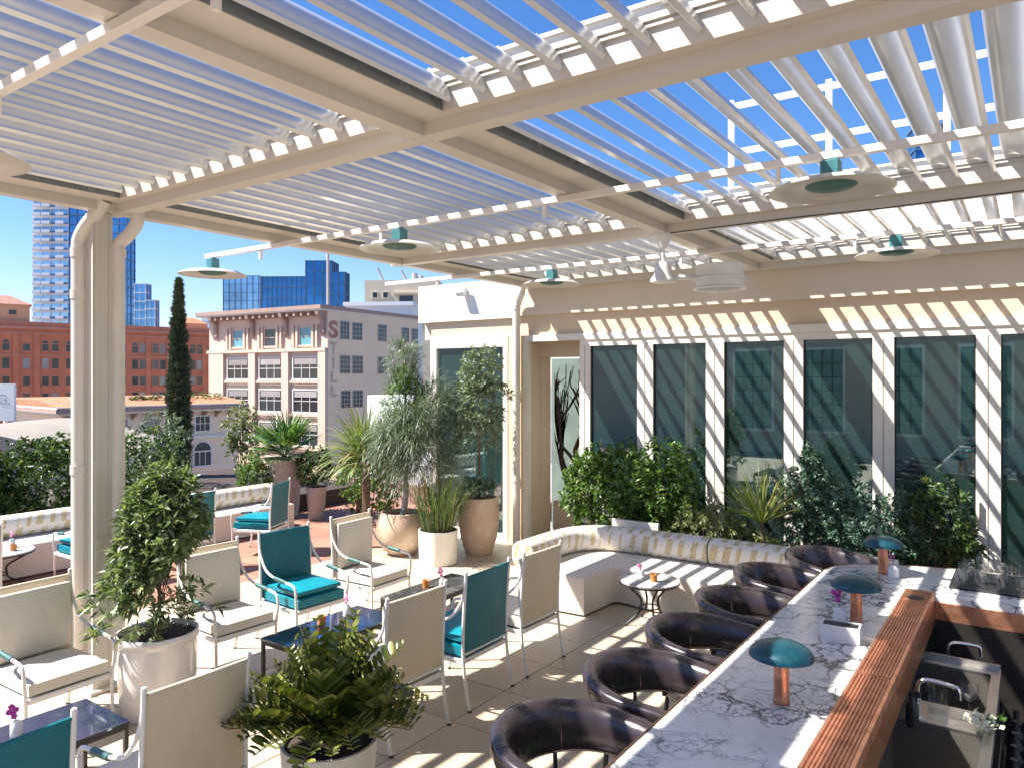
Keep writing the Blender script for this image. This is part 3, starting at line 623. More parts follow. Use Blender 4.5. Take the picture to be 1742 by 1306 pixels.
ww = MB(); ww.box(-3.3, 6, 9.4, 9.52, 3.945, 4.66); ww.box(-3.32, 6.02, 9.385, 9.535, 4.661, 4.70); ww.box(-3.3, 6, 9.392, 9.3995, 4.30, 4.315); fp(ww, 'roof_parapet', 'wall_white')
# flood light on the white parapet
t = thing('wall_floodlight', 'small white floodlight fixed high on the white parapet', 'light', (-7.12, 8.9, 3.72))
MB().rbox(-0.035, 0.035, -0.05, 0.0, -0.02, 0.06, 0.006, 1).build('bracket', 'fan_white', t)
m_ = MB(); m_.obox((0.0, -0.10, 0.01), (0.075, 0, 0), (0, 0.022, -0.03), (0, 0.04, 0.055)); m_.build('lamp_head', 'fan_white', t)
# white steel frame on the restaurant roof
t = thing('roof_frame', 'white steel frame standing on the roof beyond the open louvers', 'frame', (-3.33, 9.9, 3.941))
for x in (0, 1.24, 2.52, 3.8): MB().box(x - 0.035, x + 0.035, -0.035, 0.035, 0, 2.2).build('post', 'steel_white', t)
for z in (2.12, 1.50): MB().box(0.036, 5.2, -0.03, 0.03, z - 0.035, z + 0.035).build('crossbar', 'steel_white', t)
# building behind the camera, seen only in the glass
rb = thing('rear_building', 'cream hotel wing with gridded windows reflected in the glass doors', 'building', (-10, -9.5, 0))
MB().box(-26, 18, -4, 0, -0.28, 5.2).build('wall', 'back_wall', rb)
for k, x in enumerate((1.6, 4.0, 6.4, 8.8, 11.2, 13.6, 15.9)):
    fm = MB()
    fm.box(x - 0.75, x + 0.75, 0.002, 0.06, 0.5, 3.5); wf = fm.build('window', 'frame_white', rb)
    MB().box(x - 0.66, x + 0.66, 0.061, 0.07, 0.6, 3.4).build('pane', 'rear_glass', wf)
    g_ = MB()
    for i in range(1, 4): g_.box(x - 0.66 + i * 0.33 - 0.015, x - 0.66 + i * 0.33 + 0.015, 0.071, 0.09, 0.6, 3.4)
    for i in range(1, 6): g_.box(x - 0.66, x + 0.66, 0.072, 0.088, 0.6 + i * 0.466 - 0.015, 0.6 + i * 0.466 + 0.015)
    g_.build('glazing_bars', 'iron_black', wf)
# ------------------------------------------------------------------ lounge chairs (front = +x, origin on the floor under the seat)
def make_chair(kind):
    t = thing('lounge_chair', 'x', 'chair')
    fab, cus = ('fabric_cream', 'cushion_cream') if kind == 'cream' else ('fabric_teal', 'cushion_teal')
    W = 0.275
    for s in (-1, 1):
        p = smooth_path([(-0.335, s * W, 0.0), (-0.305, s * W, 0.12), (-0.275, s * W, 0.36), (-0.275, s * W, 0.60), (-0.30, s * W, 0.985)], 5)
        m_ = MB().tube(p, 0.0125, 10); m_.lathe([(0.0, 0.018), (0.012, 0.012), (0.0145, 0.0), (0.012, -0.012), (0, -0.018)], 10, (-0.301, s * W, 0.988)); m_.build('back_leg', 'tube_white', t, True)
        p = smooth_path([(-0.298, s * W, 0.90), (-0.262, s * (W + 0.006), 0.78), (-0.175, s * (W + 0.014), 0.665), (-0.06, s * (W + 0.018), 0.618), (0.10, s * (W + 0.018), 0.600), (0.225, s * (W + 0.016), 0.585), (0.268, s * (W + 0.014), 0.555), (0.278, s * (W + 0.012), 0.48), (0.270, s * W, 0.33), (0.275, s * W, 0.12), (0.30, s * W, 0.0)], 5)
        a = MB().tube(p, 0.0115, 10).build('arm', 'tube_white', t, True)
        g = [q for q in p if -0.05 < q.x < 0.13 and q.z > 0.5]; MB().tube(g, 0.0185, 12).build('arm_grip', 'grip_teal', a, True)
        for x, y in ((-0.335, s * W), (0.30, s * W)): MB().lathe([(0.015, 0), (0.015, 0.012), (0.0, 0.013)], 10, (x, y, 0)).build('foot', 'iron_black', t, True)
    fr = MB(); fr.rbox(-0.272, 0.272, -W - 0.008, -W + 0.014, 0.325, 0.362, 0.005, 1); fr.rbox(-0.272, 0.272, W - 0.014, W + 0.008, 0.325, 0.362, 0.005, 1)
    fr.rbox(0.250, 0.276, -W + 0.015, W - 0.015, 0.325, 0.362, 0.005, 1); fr.rbox(-0.276, -0.250, -W + 0.015, W - 0.015, 0.325, 0.362, 0.005, 1); fr.box(-0.249, 0.249, -W + 0.016, W - 0.016, 0.340, 0.352)
    fr.build('seat_frame', 'tube_white', t)
    MB().tube([(-0.284, -W, 0.40), (-0.284, W, 0.40)], 0.009, 8).build('back_crossbar', 'tube_white', t, True)
    # sling back: thin curved panel hung between the posts, with a rolled top hem
    m_ = MB(); nz_, ny = 10, 8; V = []
    for side in (0, 1):
        for i in range(nz_ + 1):
            z = 0.385 + (0.955 - 0.385) * i / nz_; px = -0.276 - 0.026 * max(0, (z - 0.6) / 0.38)
            for j in range(ny + 1):
                y = -W + 0.012 + (2 * W - 0.024) * j / ny; sag = 0.012 * (1 - (2 * j / ny - 1) ** 2); V.append((px - sag + (0.022 if side else 0.0), y, z))
    F = []; o = (nz_ + 1) * (ny + 1); idx = lambda s_, i, j: s_ * o + i * (ny + 1) + j
    for i in range(nz_):
        for j in range(ny):
            F.append((idx(0, i, j), idx(0, i, j + 1), idx(0, i + 1, j + 1), idx(0, i + 1, j))); F.append((idx(1, i, j), idx(1, i + 1, j), idx(1, i + 1, j + 1), idx(1, i, j + 1)))
    for j in range(ny): F.append((idx(0, 0, j), idx(1, 0, j), idx(1, 0, j + 1), idx(0, 0, j + 1))); F.append((idx(0, nz_, j), idx(0, nz_, j + 1), idx(1, nz_, j + 1), idx(1, nz_, j)))
    for i in range(nz_): F.append((idx(0, i, 0), idx(0, i + 1, 0), idx(1, i + 1, 0), idx(1, i, 0))); F.append((idx(0, i, ny), idx(1, i, ny), idx(1, i + 1, ny), idx(0, i + 1, ny)))
    m_.add(V, F); bp = m_.build('back_panel', fab, t, 50)
    MB().tube([(-0.298, -W + 0.014, 0.958), (-0.304, 0, 0.958), (-0.298, W - 0.014, 0.958)], 0.012, 10).build('top_hem', fab, bp, True)
    MB().rbox(-0.255, 0.262, -W + 0.022, W - 0.022, 0.364, 0.455, puff=0.022).build('seat_cushion', cus, t, 60)
    if kind == 'teal': MB().rbox(-0.245, 0.235, -W + 0.035, W - 0.035, 0.468, 0.515, puff=0.016).build('top_cushion', cus, t, 60)
    else: MB().rbox(-0.258, -0.215, -W + 0.03, W - 0.03, 0.470, 0.93, 0.018, 2).build('back_cushion', cus, t, 60)
    return t
cream = make_chair('cream'); teal = make_chair('teal')
GC = 'cream lounge chairs'; GT = 'teal lounge chairs'
chairs = [
 ('cream', (-5.50, 2.34), 2, 'cream lounge chair at left edge facing the black table, beside the column'),
 ('cream', (-3.60, 2.07), 180, 'nearest cream lounge chair seen from behind at lower left'),
 ('teal', (-3.62, 1.22), 183, 'teal lounge chair cut off by the lower left corner'),
 ('cream', (-5.50, 3.71), -2, 'cream lounge chair behind the leafy shrub in its glazed planter'),
 ('teal', (-5.53, 4.52), -3, 'teal lounge chair with stacked cushions between two cream chairs'),
 ('cream', (-5.55, 5.40), 2, 'cream lounge chair in front of the round terracotta bowl'),
 ('cream', (-3.66, 3.70), 178, 'cream lounge chair seen from behind, next to the cycad pot'),
 ('teal', (-3.66, 4.47), 181, 'teal lounge chair seen from behind, in the row facing away'),
 ('cream', (-3.66, 5.24), 179, 'cream lounge chair seen from behind, beside the long curved sofa'),
 ('teal', (-8.77, 6.42), 207, 'far teal lounge chair facing the patterned sofa on terracotta'),
 ('teal', (-8.85, 5.30), 185, 'far teal lounge chair half hidden behind the leafy shrub'),
 ('teal', (-9.18, 4.34), 180, 'far teal lounge chair with its front leg showing left of the column'),
 ('teal', (-8.56, 2.80), 180, 'far teal lounge chair cut off at the left edge by round table'),
]
first = {'cream': True, 'teal': True}
for kind, (x, y), rz, lab in chairs:
    src = cream if kind == 'cream' else teal; g = GC if kind == 'cream' else GT
    if first[kind]:
        first[kind] = False; src.location = (x, y, 0.001); src.rotation_euler = (0, 0, R(rz)); src['label'] = lab; src['group'] = g
    else: dup(src, lab, (x, y, 0.001), rz, g)

# ------------------------------------------------------------------ low tables
def low_table(c, sx, sy, label, top):
    t = thing('low_table', label, 'table', (c[0], c[1], 0), 0, 'low rectangular tables')
    MB().rbox(-sx, sx, -sy, sy, 0.402, 0.42, 0.002, 1).build('tabletop', top, t)
    f_ = MB(); f_.box(-sx + 0.004, sx - 0.004, -sy + 0.004, -sy + 0.026, 0.372, 0.4015); f_.box(-sx + 0.004, sx - 0.004, sy - 0.026, sy - 0.004, 0.372, 0.4015)
    f_.box(-sx + 0.004, -sx + 0.026, -sy + 0.0265, sy - 0.0265, 0.372, 0.4015); f_.box(sx - 0.026, sx - 0.004, -sy + 0.0265, sy - 0.0265, 0.372, 0.4015); f_.build('apron', 'table_black', t)
    for a in (-1, 1):
        for b in (-1, 1): MB().box(a * (sx - 0.016) - 0.012, a * (sx - 0.016) + 0.012, b * (sy - 0.016) - 0.012, b * (sy - 0.016) + 0.012, 0, 0.3715).build('leg', 'table_black', t)
    return t
low_table((-4.59, 4.04), 0.25, 0.50, 'low glossy dark table with flower vase between four lounge chairs', 'table_sky_tint')
low_table((-4.63, 5.34), 0.23, 0.51, 'low dark veined stone table behind the teal chair back', 'stone_dark')
low_table((-4.55, 1.72), 0.26, 0.53, 'low glossy dark table at the lower left corner', 'table_sky_tint')
def round_table(c, r, label, rot=0):
    t = thing('round_table', label, 'table', (c[0], c[1], 0), rot, 'round bistro tables')
    MB().lathe([(0.0, 0.442), (r - 0.01, 0.442), (r, 0.437), (r, 0.424), (r - 0.006, 0.42), (0, 0.42)], 48).build('tabletop', 'marble_table', t, 30)
    MB().lathe([(r - 0.03, 0.4195), (r + 0.002, 0.4195), (r + 0.002, 0.405), (r - 0.03, 0.405)], 40).build('rim', 'iron_black', t, 30)
    for k in range(4):
        a = k * math.pi / 2 + 0.5; ca, sa = math.cos(a), math.sin(a)
        pts = [(d * ca, d * sa, z) for d, z in ((r - 0.05, 0.404), (r - 0.10, 0.36), (0.10, 0.27), (0.085, 0.2), (0.11, 0.12), (r - 0.10, 0.05), (r - 0.04, 0.0))]
        MB().tube(smooth_path(pts, 4), 0.011, 8).build('leg', 'iron_black', t, True)
    ring = [(0.098 * math.cos(i * math.pi / 12), 0.098 * math.sin(i * math.pi / 12), 0.17) for i in range(25)]
    MB().tube(ring, 0.007, 6, False).build('ring', 'iron_black', t, True); return t
round_table((-3.07, 6.72), 0.29, 'round white topped bistro table in front of the curved sofa', 15)
round_table((-9.68, 3.56), 0.36, 'round bistro table on terracotta at the left edge', 40)

# ------------------------------------------------------------------ sofas
def sweep(path, prof, name, mat, parent, closed_prof=True, capend=True):
    """profile (offset, height) swept along a plan path, with UVs in metres along and 0..1 around"""
    P = [Vector(p) for p in path]; k = len(prof); V = []; UV = []; d = 0
    for i, p in enumerate(P):
        if i: d += (P[i] - P[i - 1]).length
        t = (P[min(i + 1, len(P) - 1)] - P[max(i - 1, 0)]).normalized(); nn = Vector((-t.y, t.x, 0))
        V += [(p + nn * a + Vector((0, 0, h)))[:] for a, h in prof]; UV.append(d)
    F = []; fu = []
    for i in range(len(P) - 1):
        for j in range(k):
            F.append((i * k + j, i * k + (j + 1) % k, (i + 1) * k + (j + 1) % k, (i + 1) * k + j)); fu.append([(UV[i], j / k), (UV[i], (j + 1) / k), (UV[i + 1], (j + 1) / k), (UV[i + 1], j / k)])
    for e in (0, 1):
        b = 0 if e == 0 else (len(P) - 1) * k; u0 = UV[0] if e == 0 else UV[-1]; ids = list(range(b, b + k))
        F.append(tuple(ids if e else ids[::-1])); pr_ = prof if e else prof[::-1]; fu.append([(u0 + a, h * 1.2) for a, h in pr_])
    me = bpy.data.meshes.new(name); me.from_pydata(V, [], F); ul = me.uv_layers.new(name='UVMap'); li = 0
    for q in fu:
        for uv_ in q: ul.data[li].uv = uv_; li += 1
    me.materials.append(MATS[mat]); me.polygons.foreach_set('use_smooth', [True] * len(F)); me.set_sharp_from_angle(angle=R(50)); me.update()
    return obj(name, me, parent)
def bolster_prof(w_=0.135, h=0.145, z=0.535, n=18): return [(w_ * math.copysign(abs(math.cos(a)) ** 0.85, math.cos(a)), z + h * math.copysign(abs(math.sin(a)) ** 0.8, math.sin(a))) for a in [2 * math.pi * i / n for i in range(n)]]
def bolster(path, parent, z=0.535):
    """a stuffed roll: the sweep shrinks at both ends"""
    P = smooth_path(path, 5); return sweep(P, bolster_prof(z=z), 'back_bolster', 'sofa_print', parent)
def slab(plan, z0, z1, r, name, mat, parent):
    bm = bmesh.new(); vs = [bm.verts.new((x, y, z0)) for x, y in plan]; f_ = bm.faces.new(vs); ex = bmesh.ops.extrude_face_region(bm, geom=[f_]); tv = [g for g in ex['geom'] if isinstance(g, bmesh.types.BMVert)]
    for q in tv: q.co.z = z1
    te = [e for e in bm.edges if all(q.co.z > z1 - 1e-5 for q in e.verts)]; bmesh.ops.bevel(bm, geom=te, offset=r, segments=3, profile=0.6, affect='EDGES')
    bmesh.ops.recalc_face_normals(bm, faces=bm.faces[:]); me = bpy.data.meshes.new(name); bm.to_mesh(me); bm.free(); me.materials.append(MATS[mat])
    me.polygons.foreach_set('use_smooth', [True] * len(me.polygons)); me.set_sharp_from_angle(angle=R(35)); return obj(name, me, parent)
sofa = thing('curved_sofa', 'long cream corner sofa with ochre brushstroke bolsters below the hedge', 'sofa', (0, 0, 0))
front = [(-3.70, 6.53), (-3.665, 7.09), (-3.60, 7.14), (-3.42, 7.11)] + [(x, 7.05 + 0.05 * ((x + 2.6) / 1.0) ** 2) for x in (-3.2, -2.8, -2.5)]
slab([(-4.56, 6.48)] + front + [(-2.5, 8.0), (-4.1, 8.0), (-4.42, 7.85), (-4.56, 7.55)], 0.02, 0.40, 0.035, 'seat_base', 'sofa_cream', sofa)
slab([(-2.497, 7.05), (-2.0, 7.07), (-1.5, 7.12), (-1.0, 7.2), (-1.0, 8.0), (-2.497, 8.0)], 0.02, 0.40, 0.035, 'seat_base', 'sofa_cream', sofa)
bolster([(-4.43, 6.50, 0), (-4.43, 7.15, 0), (-4.36, 7.50, 0), (-4.12, 7.75, 0), (-3.75, 7.82, 0), (-3.3, 7.83, 0), (-2.87, 7.84, 0)], sofa)
bolster([(-2.85, 7.84, 0), (-2.3, 7.85, 0), (-1.7, 7.86, 0), (-1.05, 7.87, 0)], sofa)
bs = MB(); bs.rbox(-4.15, -3.55, 8.003, 8.04, 0.0, 0.72, 0.006, 1); bs.build('back_shell', 'pot_white', sofa)
sofa2 = thing('wall_sofa', 'cream sofa with brushstroke bolster below the hedge at the left edge', 'sofa', (0, 0, 0))
slab([(-9.95, 2.2), (-9.95, 5.05), (-10.75, 5.05), (-10.75, 2.2)], 0.02, 0.40, 0.03, 'seat_base', 'sofa_cream', sofa2)
bolster([(-10.6, 3.86, 0), (-10.6, 3.2, 0), (-10.6, 2.2, 0)], sofa2); bolster([(-10.6, 5.05, 0), (-10.6, 4.5, 0), (-10.6, 3.88, 0)], sofa2)
sofa3 = thing('wall_sofa', 'far cream sofa with brushstroke bolster behind the lone teal chair', 'sofa', (0, 0, 0))
slab([(-9.72, 5.9), (-9.72, 7.75), (-10.45, 7.75), (-10.45, 5.9)], 0.02, 0.40, 0.03, 'seat_base', 'sofa_cream', sofa3)
bolster([(-10.32, 7.70, 0), (-10.32, 6.8, 0), (-10.32, 5.9, 0)], sofa3)
# ------------------------------------------------------------------ bar
bar = thing('bar_counter', 'long white veined marble bar with copper drip rail and bronze edge', 'bar', (0, 0, 0))
plan = [(-1.19, 0.6), (-0.50, 0.6), (-0.50, 5.22), (2.2, 5.22), (2.2, 6.1), (-0.2, 6.07), (-0.45, 6.03), (-0.70, 5.955), (-0.92, 5.86), (-1.06, 5.77), (-1.15, 5.65), (-1.19, 5.48)]
slab(plan, 1.035, 1.07, 0.004, 'marble_top', 'marble_bar', bar)
edge = [(x, y, 0) for x, y in plan[5:]] + [(-1.19, 0.6, 0)]
sweep([Vector(p) for p in [(2.2, 6.1, 0)] + edge], [(-0.012, 1.02), (0.002, 1.02), (0.002, 1.068), (-0.005, 1.074), (-0.012, 1.068)], 'edge_trim', 'bronze', bar)
slab([(-0.93, 0.7), (-0.63, 0.7), (-0.63, 5.25), (2.15, 5.25), (2.15, 5.8), (-0.5, 5.78), (-0.8, 5.62), (-0.93, 5.35)], 0.0, 1.034, 0.003, 'bar_body', 'green_panel', bar)
rf = MB(); rf.rbox(-0.658, -0.642, 0.7, 5.265, 1.05, 1.082, 0.003, 1); rf.rbox(-0.512, -0.494, 0.7, 5.265, 0.965, 1.082, 0.003, 1); rf.box(-0.642, -0.512, 0.7, 5.04, 1.071, 1.0735); rf.build('drip_rail_frame', 'copper', bar)
ep = MB(); ep.rbox(-0.641, -0.513, 5.005, 5.263, 1.0715, 1.0815, 0.002, 1); e_ = ep.build('rail_end_plate', 'copper_dark', bar)
MB().lathe([(0.0, 0.0), (0.046, 0.0), (0.046, 0.001), (0.0, 0.001)], 24, (-0.577, 5.06, 1.0825)).build('hole_shade_disc', 'bar_dark', e_)  # thin dark disc laid on the plate as the shade inside a hole
for y0, y1 in ((0.7, 2.35), (2.36, 3.63), (3.64, 5.0)):
    g_ = MB()
    for k in range(9): x = -0.636 + k * 0.0143; g_.box(x, x + 0.0085, y0 + 0.014, y1 - 0.014, 1.074, 1.080)
    g_.box(-0.641, -0.513, y0, y0 + 0.0135, 1.074, 1.0805); g_.box(-0.641, -0.513, y1 - 0.0135, y1, 1.074, 1.0805); g_.build('drip_grate', 'copper', bar)
ap = MB(); ap.box(-0.4935, -0.49, 0.7, 5.2, 0.90, 1.03); ap.build('copper_apron', 'copper_dark', bar)
ap = MB(); ap.box(-0.489, 2.1, 5.205, 5.2195, 0.93, 1.034); ap.build('copper_apron', 'copper', bar)
MB().box(-0.52, 2.2, 0.6, 5.2, 0.001, 0.012).build('bar_mat', 'bar_dark', bar)
MB().box(-0.489, 2.1, 5.2, 5.204, 0.013, 0.929).build('back_panel', 'bar_dark', bar)
sk = thing('bar_sink', 'stainless steel double sink unit behind the bar', 'sink', (-0.31, 4.1, 0))
d_ = MB(); z = 0.80
def rim(m_, x0, x1, y0, y1, bx0, bx1, by0, by1):
    m_.box(x0, x1, y0, by0, z - 0.012, z); m_.box(x0, x1, by1, y1, z - 0.012, z); m_.box(x0, bx0, by0, by1, z - 0.012, z); m_.box(bx1, x1, by0, by1, z - 0.012, z)
rim(d_, -0.29, 0.16, -0.10, 0.76, -0.235, 0.125, 0.10, 0.68); rim(d_, -0.29, 0.16, -0.90, -0.1005, -0.235, 0.125, -0.78, -0.16); d_.box(-0.29, 0.165, 0.7605, 0.775, z - 0.10, z + 0.03)
d_.box(0.1605, 0.168, -0.90, 0.76, z - 0.06, z + 0.012); d_.build('deck', 'steel', sk)
for by0, by1 in ((0.10, 0.68), (-0.78, -0.16)):
    m_ = MB(); m_.box(-0.239, -0.2355, by0, by1, 0.5, z - 0.013); m_.box(0.1255, 0.129, by0, by1, 0.5, z - 0.013); m_.box(-0.235, 0.125, by0 - 0.004, by0 - 0.0005, 0.5, z - 0.013); m_.box(-0.235, 0.125, by1 + 0.0005, by1 + 0.004, 0.5, z - 0.013); m_.box(-0.235, 0.125, by0, by1, 0.5, 0.504); m_.build('basin', 'steel_dark', sk)
for s in (-1, 1):
    for yy in (-0.88, 0.74): MB().box(s * 0.15 - 0.012, s * 0.15 + 0.012, yy - 0.012, yy + 0.012, 0.012, 0.78).build('leg', 'steel_dark', sk)
def faucet(loc, rz, label):
    t = thing('bar_faucet', label, 'faucet', loc, rz)
    MB().lathe([(0.026, 0), (0.026, 0.008), (0.014, 0.014), (0.013, 0.09), (0.0, 0.092)], 16).build('base', 'chrome', t, 40)
    MB().tube(smooth_path([(0, 0, 0.06), (0, 0, 0.15), (0.02, 0, 0.18), (0.07, 0, 0.185), (0.15, 0, 0.175), (0.165, 0, 0.16), (0.168, 0, 0.12)], 5), 0.010, 12).build('spout', 'chrome', t, True)
    MB().tube([(0, -0.012, 0.075), (0, -0.06, 0.085)], 0.006, 8).build('lever', 'chrome', t, True)
faucet((-0.445, 3.97, 0.801), 5, 'chrome swivel faucet over the near bar sink'); faucet((-0.40, 4.94, 0.70), 20, 'dark lit chrome faucet at the far end of the sinks')
# bottles in the speed rail
sr = thing('speed_rail', 'dark steel bottle trough beside the bar sinks', 'rack', (-0.07, 4.2, 0.012))
m_ = MB(); m_.box(-0.055, 0.055, -0.9, 0.6, 0.40, 0.41); m_.box(-0.058, -0.0555, -0.9, 0.6, 0.40, 0.62); m_.box(0.0555, 0.058, -0.9, 0.6, 0.40, 0.56); m_.build('trough', 'steel_dark', sr)
for yy in (-0.8, 0.5): MB().box(-0.05, 0.05, yy - 0.01, yy + 0.01, 0, 0.399).build('bracket', 'steel_dark', sr)
bm_me = MB().lathe([(0.0, 0), (0.036, 0), (0.038, 0.01), (0.038, 0.15), (0.014, 0.20), (0.013, 0.27), (0.015, 0.272), (0.015, 0.28), (0, 0.281)], 16).mesh('bottle', 'iron_black', 40)
for k in range(9):
    o = obj('liquor_bottle', bm_me, None, (-0.07, 3.40 + k * 0.15, 0.423)); tag(o, '%s dark bottle from the camera in the trough beside the bar sinks' % ['nearest', 'second', 'third', 'fourth', 'fifth', 'sixth', 'seventh', 'eighth', 'farthest'][k], 'bottle', 'bottles in the speed rail')
# dome lamps
lamps = [((-0.845, 3.13), 'nearest teal dome lamp with copper stem on the bar'), ((-0.79, 4.40), 'middle teal dome lamp with orchid vase at its foot'), ((-0.84, 5.62), 'farthest teal dome lamp near the bar corner')]
lp = None
for (x, y), lab in lamps:
    if lp is None:
        lp = thing('bar_lamp', lab, 'lamp', (x, y, 1.0705), 0, 'dome lamps on the bar')
        MB().lathe([(0.031, 0), (0.031, 0.195), (0.026, 0.2), (0, 0.2)], 24).build('stem', 'copper', lp, 40)
        MB().lathe([(0.033, 0), (0.033, 0.006), (0.0, 0.007)], 24).build('base_ring', 'copper_dark', lp, 40)
        pr_ = [(0.129 * math.cos(a), 0.193 + 0.062 * math.sin(a)) for a in [i * math.pi / 20 for i in range(11)]]
        MB().lathe([(0.0, 0.186), (0.06, 0.187), (0.125, 0.190)] + pr_[:-1] + [(0.0, 0.255)], 40).build('dome_shade', 'lamp_teal', lp, 60)
    else: dup(lp, lab, (x, y, 1.0705), 0, 'dome lamps on the bar')
# flower vases, napkin holder, candles
def flower_vase(loc, label, petal, h=0.075, r=0.03, rz=0, tall=0.1):
    t = thing('flower_vase', label, 'vase', loc, rz, 'small white vases with one flower')
    MB().lathe([(0.0, 0), (r * 0.9, 0), (r, 0.004), (r, h * 0.75), (r * 0.6, h * 0.93), (r * 0.6, h), (r * 0.5, h), (r * 0.5, h * 0.8), (0, h * 0.8)], 20).build('vase', 'ceramic', t, 40)
    MB().tube(smooth_path([(0, 0, h * 0.8), (-0.006, 0.004, h + tall * 0.5), (-0.02, 0.006, h + tall)], 4), 0.0022, 6).build('stem', 'stem_green', t, True)
    for k in range(5):
        m_ = MB(); cx, cy, cz = -0.01 - 0.012 * (k % 3) + 0.008 * (k % 2), 0.004 + 0.010 * ((k * 2) % 3 - 1), h + tall * (0.35 + 0.17 * k)
        for j in range(5):
            a = 2 * math.pi * j / 5 + k; d = Vector((math.cos(a), 0.35, math.sin(a))).normalized(); s_ = Vector((-math.sin(a), 0, math.cos(a))); c_ = Vector((cx, cy, cz)); ln = 0.020
            m_.add([c_, c_ + d * ln * 0.6 + s_ * 0.009, c_ + d * ln, c_ + d * ln * 0.6 - s_ * 0.009], [(0, 1, 2), (0, 2, 3)])
        m_.build('blossom', petal, t)
flower_vase((-0.865, 4.36, 1.0705), 'white vase with magenta orchid beside the middle bar lamp', 'petal', 0.085, 0.034, 0, 0.10)
flower_vase((-0.765, 5.54, 1.0705), 'white vase with magenta orchid beside the farthest bar lamp', 'petal', 0.085, 0.034, 90, 0.07)
flower_vase((-4.69, 4.28, 0.4205), 'white vase with pink flower on the glossy table among chairs', 'petal_pink', 0.10, 0.033, 0, 0.06)
flower_vase((-4.62, 5.42, 0.4205), 'white vase with pink flower on the dark stone table', 'petal_pink', 0.08, 0.028, 40, 0.08)
flower_vase((-4.62, 1.79, 0.4205), 'vase with magenta flower on the lower left corner table', 'petal', 0.085, 0.03, 70, 0.07)
flower_vase((-9.72, 3.72, 0.4425), 'white vase with pink flower on the left round table', 'petal_pink', 0.10, 0.034, 10, 0.08)
flower_vase((-3.20, 6.80, 0.4425), 'white vase with pink flower on the white bistro table', 'petal_pink', 0.05, 0.03, 10, 0.05)
def candle(loc, label):
    t = thing('votive_candle', label, 'candle', loc, 0, 'amber votive candles')
    MB().lathe([(0.0, 0), (0.032, 0), (0.036, 0.07), (0.033, 0.07), (0.029, 0.045), (0, 0.045)], 20).build('holder', 'candle_amber', t, 40)
    MB().lathe([(0.0, 0.046), (0.02, 0.046), (0.02, 0.055), (0, 0.056)], 12).build('wax', 'ceramic', t, 40)
candle((-4.70, 4.02, 0.4205), 'amber candle glass on the glossy table among chairs'); candle((-4.72, 5.30, 0.4205), 'amber candle glass on the dark stone table')
candle((-3.00, 6.66, 0.4425), 'amber candle glass on the white bistro table'); candle((-9.52, 3.66, 0.4425), 'amber candle glass on the left round table')
nb = thing('napkin_holder', 'white rectangular napkin box on the bar between the dome lamps', 'box', (-0.80, 4.06, 1.0705), 4); nb.scale = (1.3, 1.2, 1.1)
m_ = MB(); m_.box(-0.07, 0.07, -0.045, -0.039, 0, 0.075); m_.box(-0.07, 0.07, 0.039, 0.045, 0, 0.075); m_.box(-0.07, -0.064, -0.0388, 0.0388, 0, 0.075); m_.box(0.064, 0.07, -0.0388, 0.0388, 0, 0.075); m_.box(-0.0638, 0.0638, -0.0388, 0.0388, 0, 0.006); m_.build('tray', 'ceramic', nb)
MB().rbox(-0.0635, 0.0635, -0.0385, 0.0385, 0.007, 0.070, 0.003, 1).build('inner_shade_block', 'black_rubber', nb)  # black block filling the tray to paint its shaded inside
# glasses upside down on the bar mat
bmt = MB().rbox(-0.44, 1.0, 5.46, 5.99, 1.071, 1.081, 0.003, 1).build('drying_mat', 'black_rubber'); tag(bmt, 'black ribbed rubber mat under the upturned glasses', 'mat')
gl_me = MB().lathe([(0.036, 0), (0.038, 0.001), (0.034, 0.09), (0.0, 0.092), (0, 0.078), (0.031, 0.077), (0.034, 0.0)], 20, cap=False).mesh('tumbler', 'clear_glass', 30)
rows = ['front row', 'second row', 'third row', 'back row']; cols = ['first', 'second', 'third', 'fourth', 'fifth', 'sixth']
for j in range(4):
    for i in range(6):
        o = obj('tumbler', gl_me, None, (-0.375 + i * 0.105 + (j % 2) * 0.02, 5.57 + j * 0.115, 1.0815)); tag(o, f'upturned clear tumbler on the black mat, {rows[j]}, {cols[i]} from the left', 'glass', 'upturned tumblers on the mat')
# wine glass, mixing glass, cut flowers and spray bottle on the sink deck
wg = MB().lathe([(0.0, 0.0), (0.034, 0.001), (0.005, 0.006), (0.004, 0.085), (0.025, 0.10), (0.04, 0.13), (0.036, 0.18), (0.034, 0.18), (0.038, 0.13), (0.0, 0.094)], 24).build('wine_glass', 'clear_glass', None, 30, (-0.245, 4.09, 0.801)); tag(wg, 'clear stemmed glass standing between the two bar sinks', 'glass')
mg = MB().lathe([(0.0, 0.0), (0.042, 0), (0.044, 0.13), (0.041, 0.13), (0.039, 0.01), (0, 0.01)], 24).build('mixing_glass', 'clear_glass', None, 30, (-0.375, 4.09, 0.801)); tag(mg, 'clear mixing glass beside the near sink faucet', 'glass')
cf_ = thing('cut_flowers', 'bunch of pale cut flowers lying beside the near bar sink', 'flowers', (-0.185, 4.0, 0.802))
P_ = np.stack([rng.normal(0, 0.03, 60), rng.normal(0, 0.055, 60), rng.uniform(0.005, 0.05, 60)], 1); foliage('petals', leaf_geo(P_, sphere_dirs(60, -0.1), 0.035, 0.022 * np.ones(60), 0.15, 0), 'petal_white', cf_)
P_ = np.stack([rng.normal(0.02, 0.02, 16), rng.normal(0.06, 0.02, 16), rng.uniform(0.005, 0.03, 16)], 1); foliage('leaves', leaf_geo(P_, sphere_dirs(16, -0.1), 0.05, 0.025 * np.ones(16), 0.15, 0), 'leaf_hedge', cf_)
sb = thing('spray_bottle', 'dark spray bottle by the near sink below the copper rail', 'bottle', (-0.455, 3.86, 0.801))
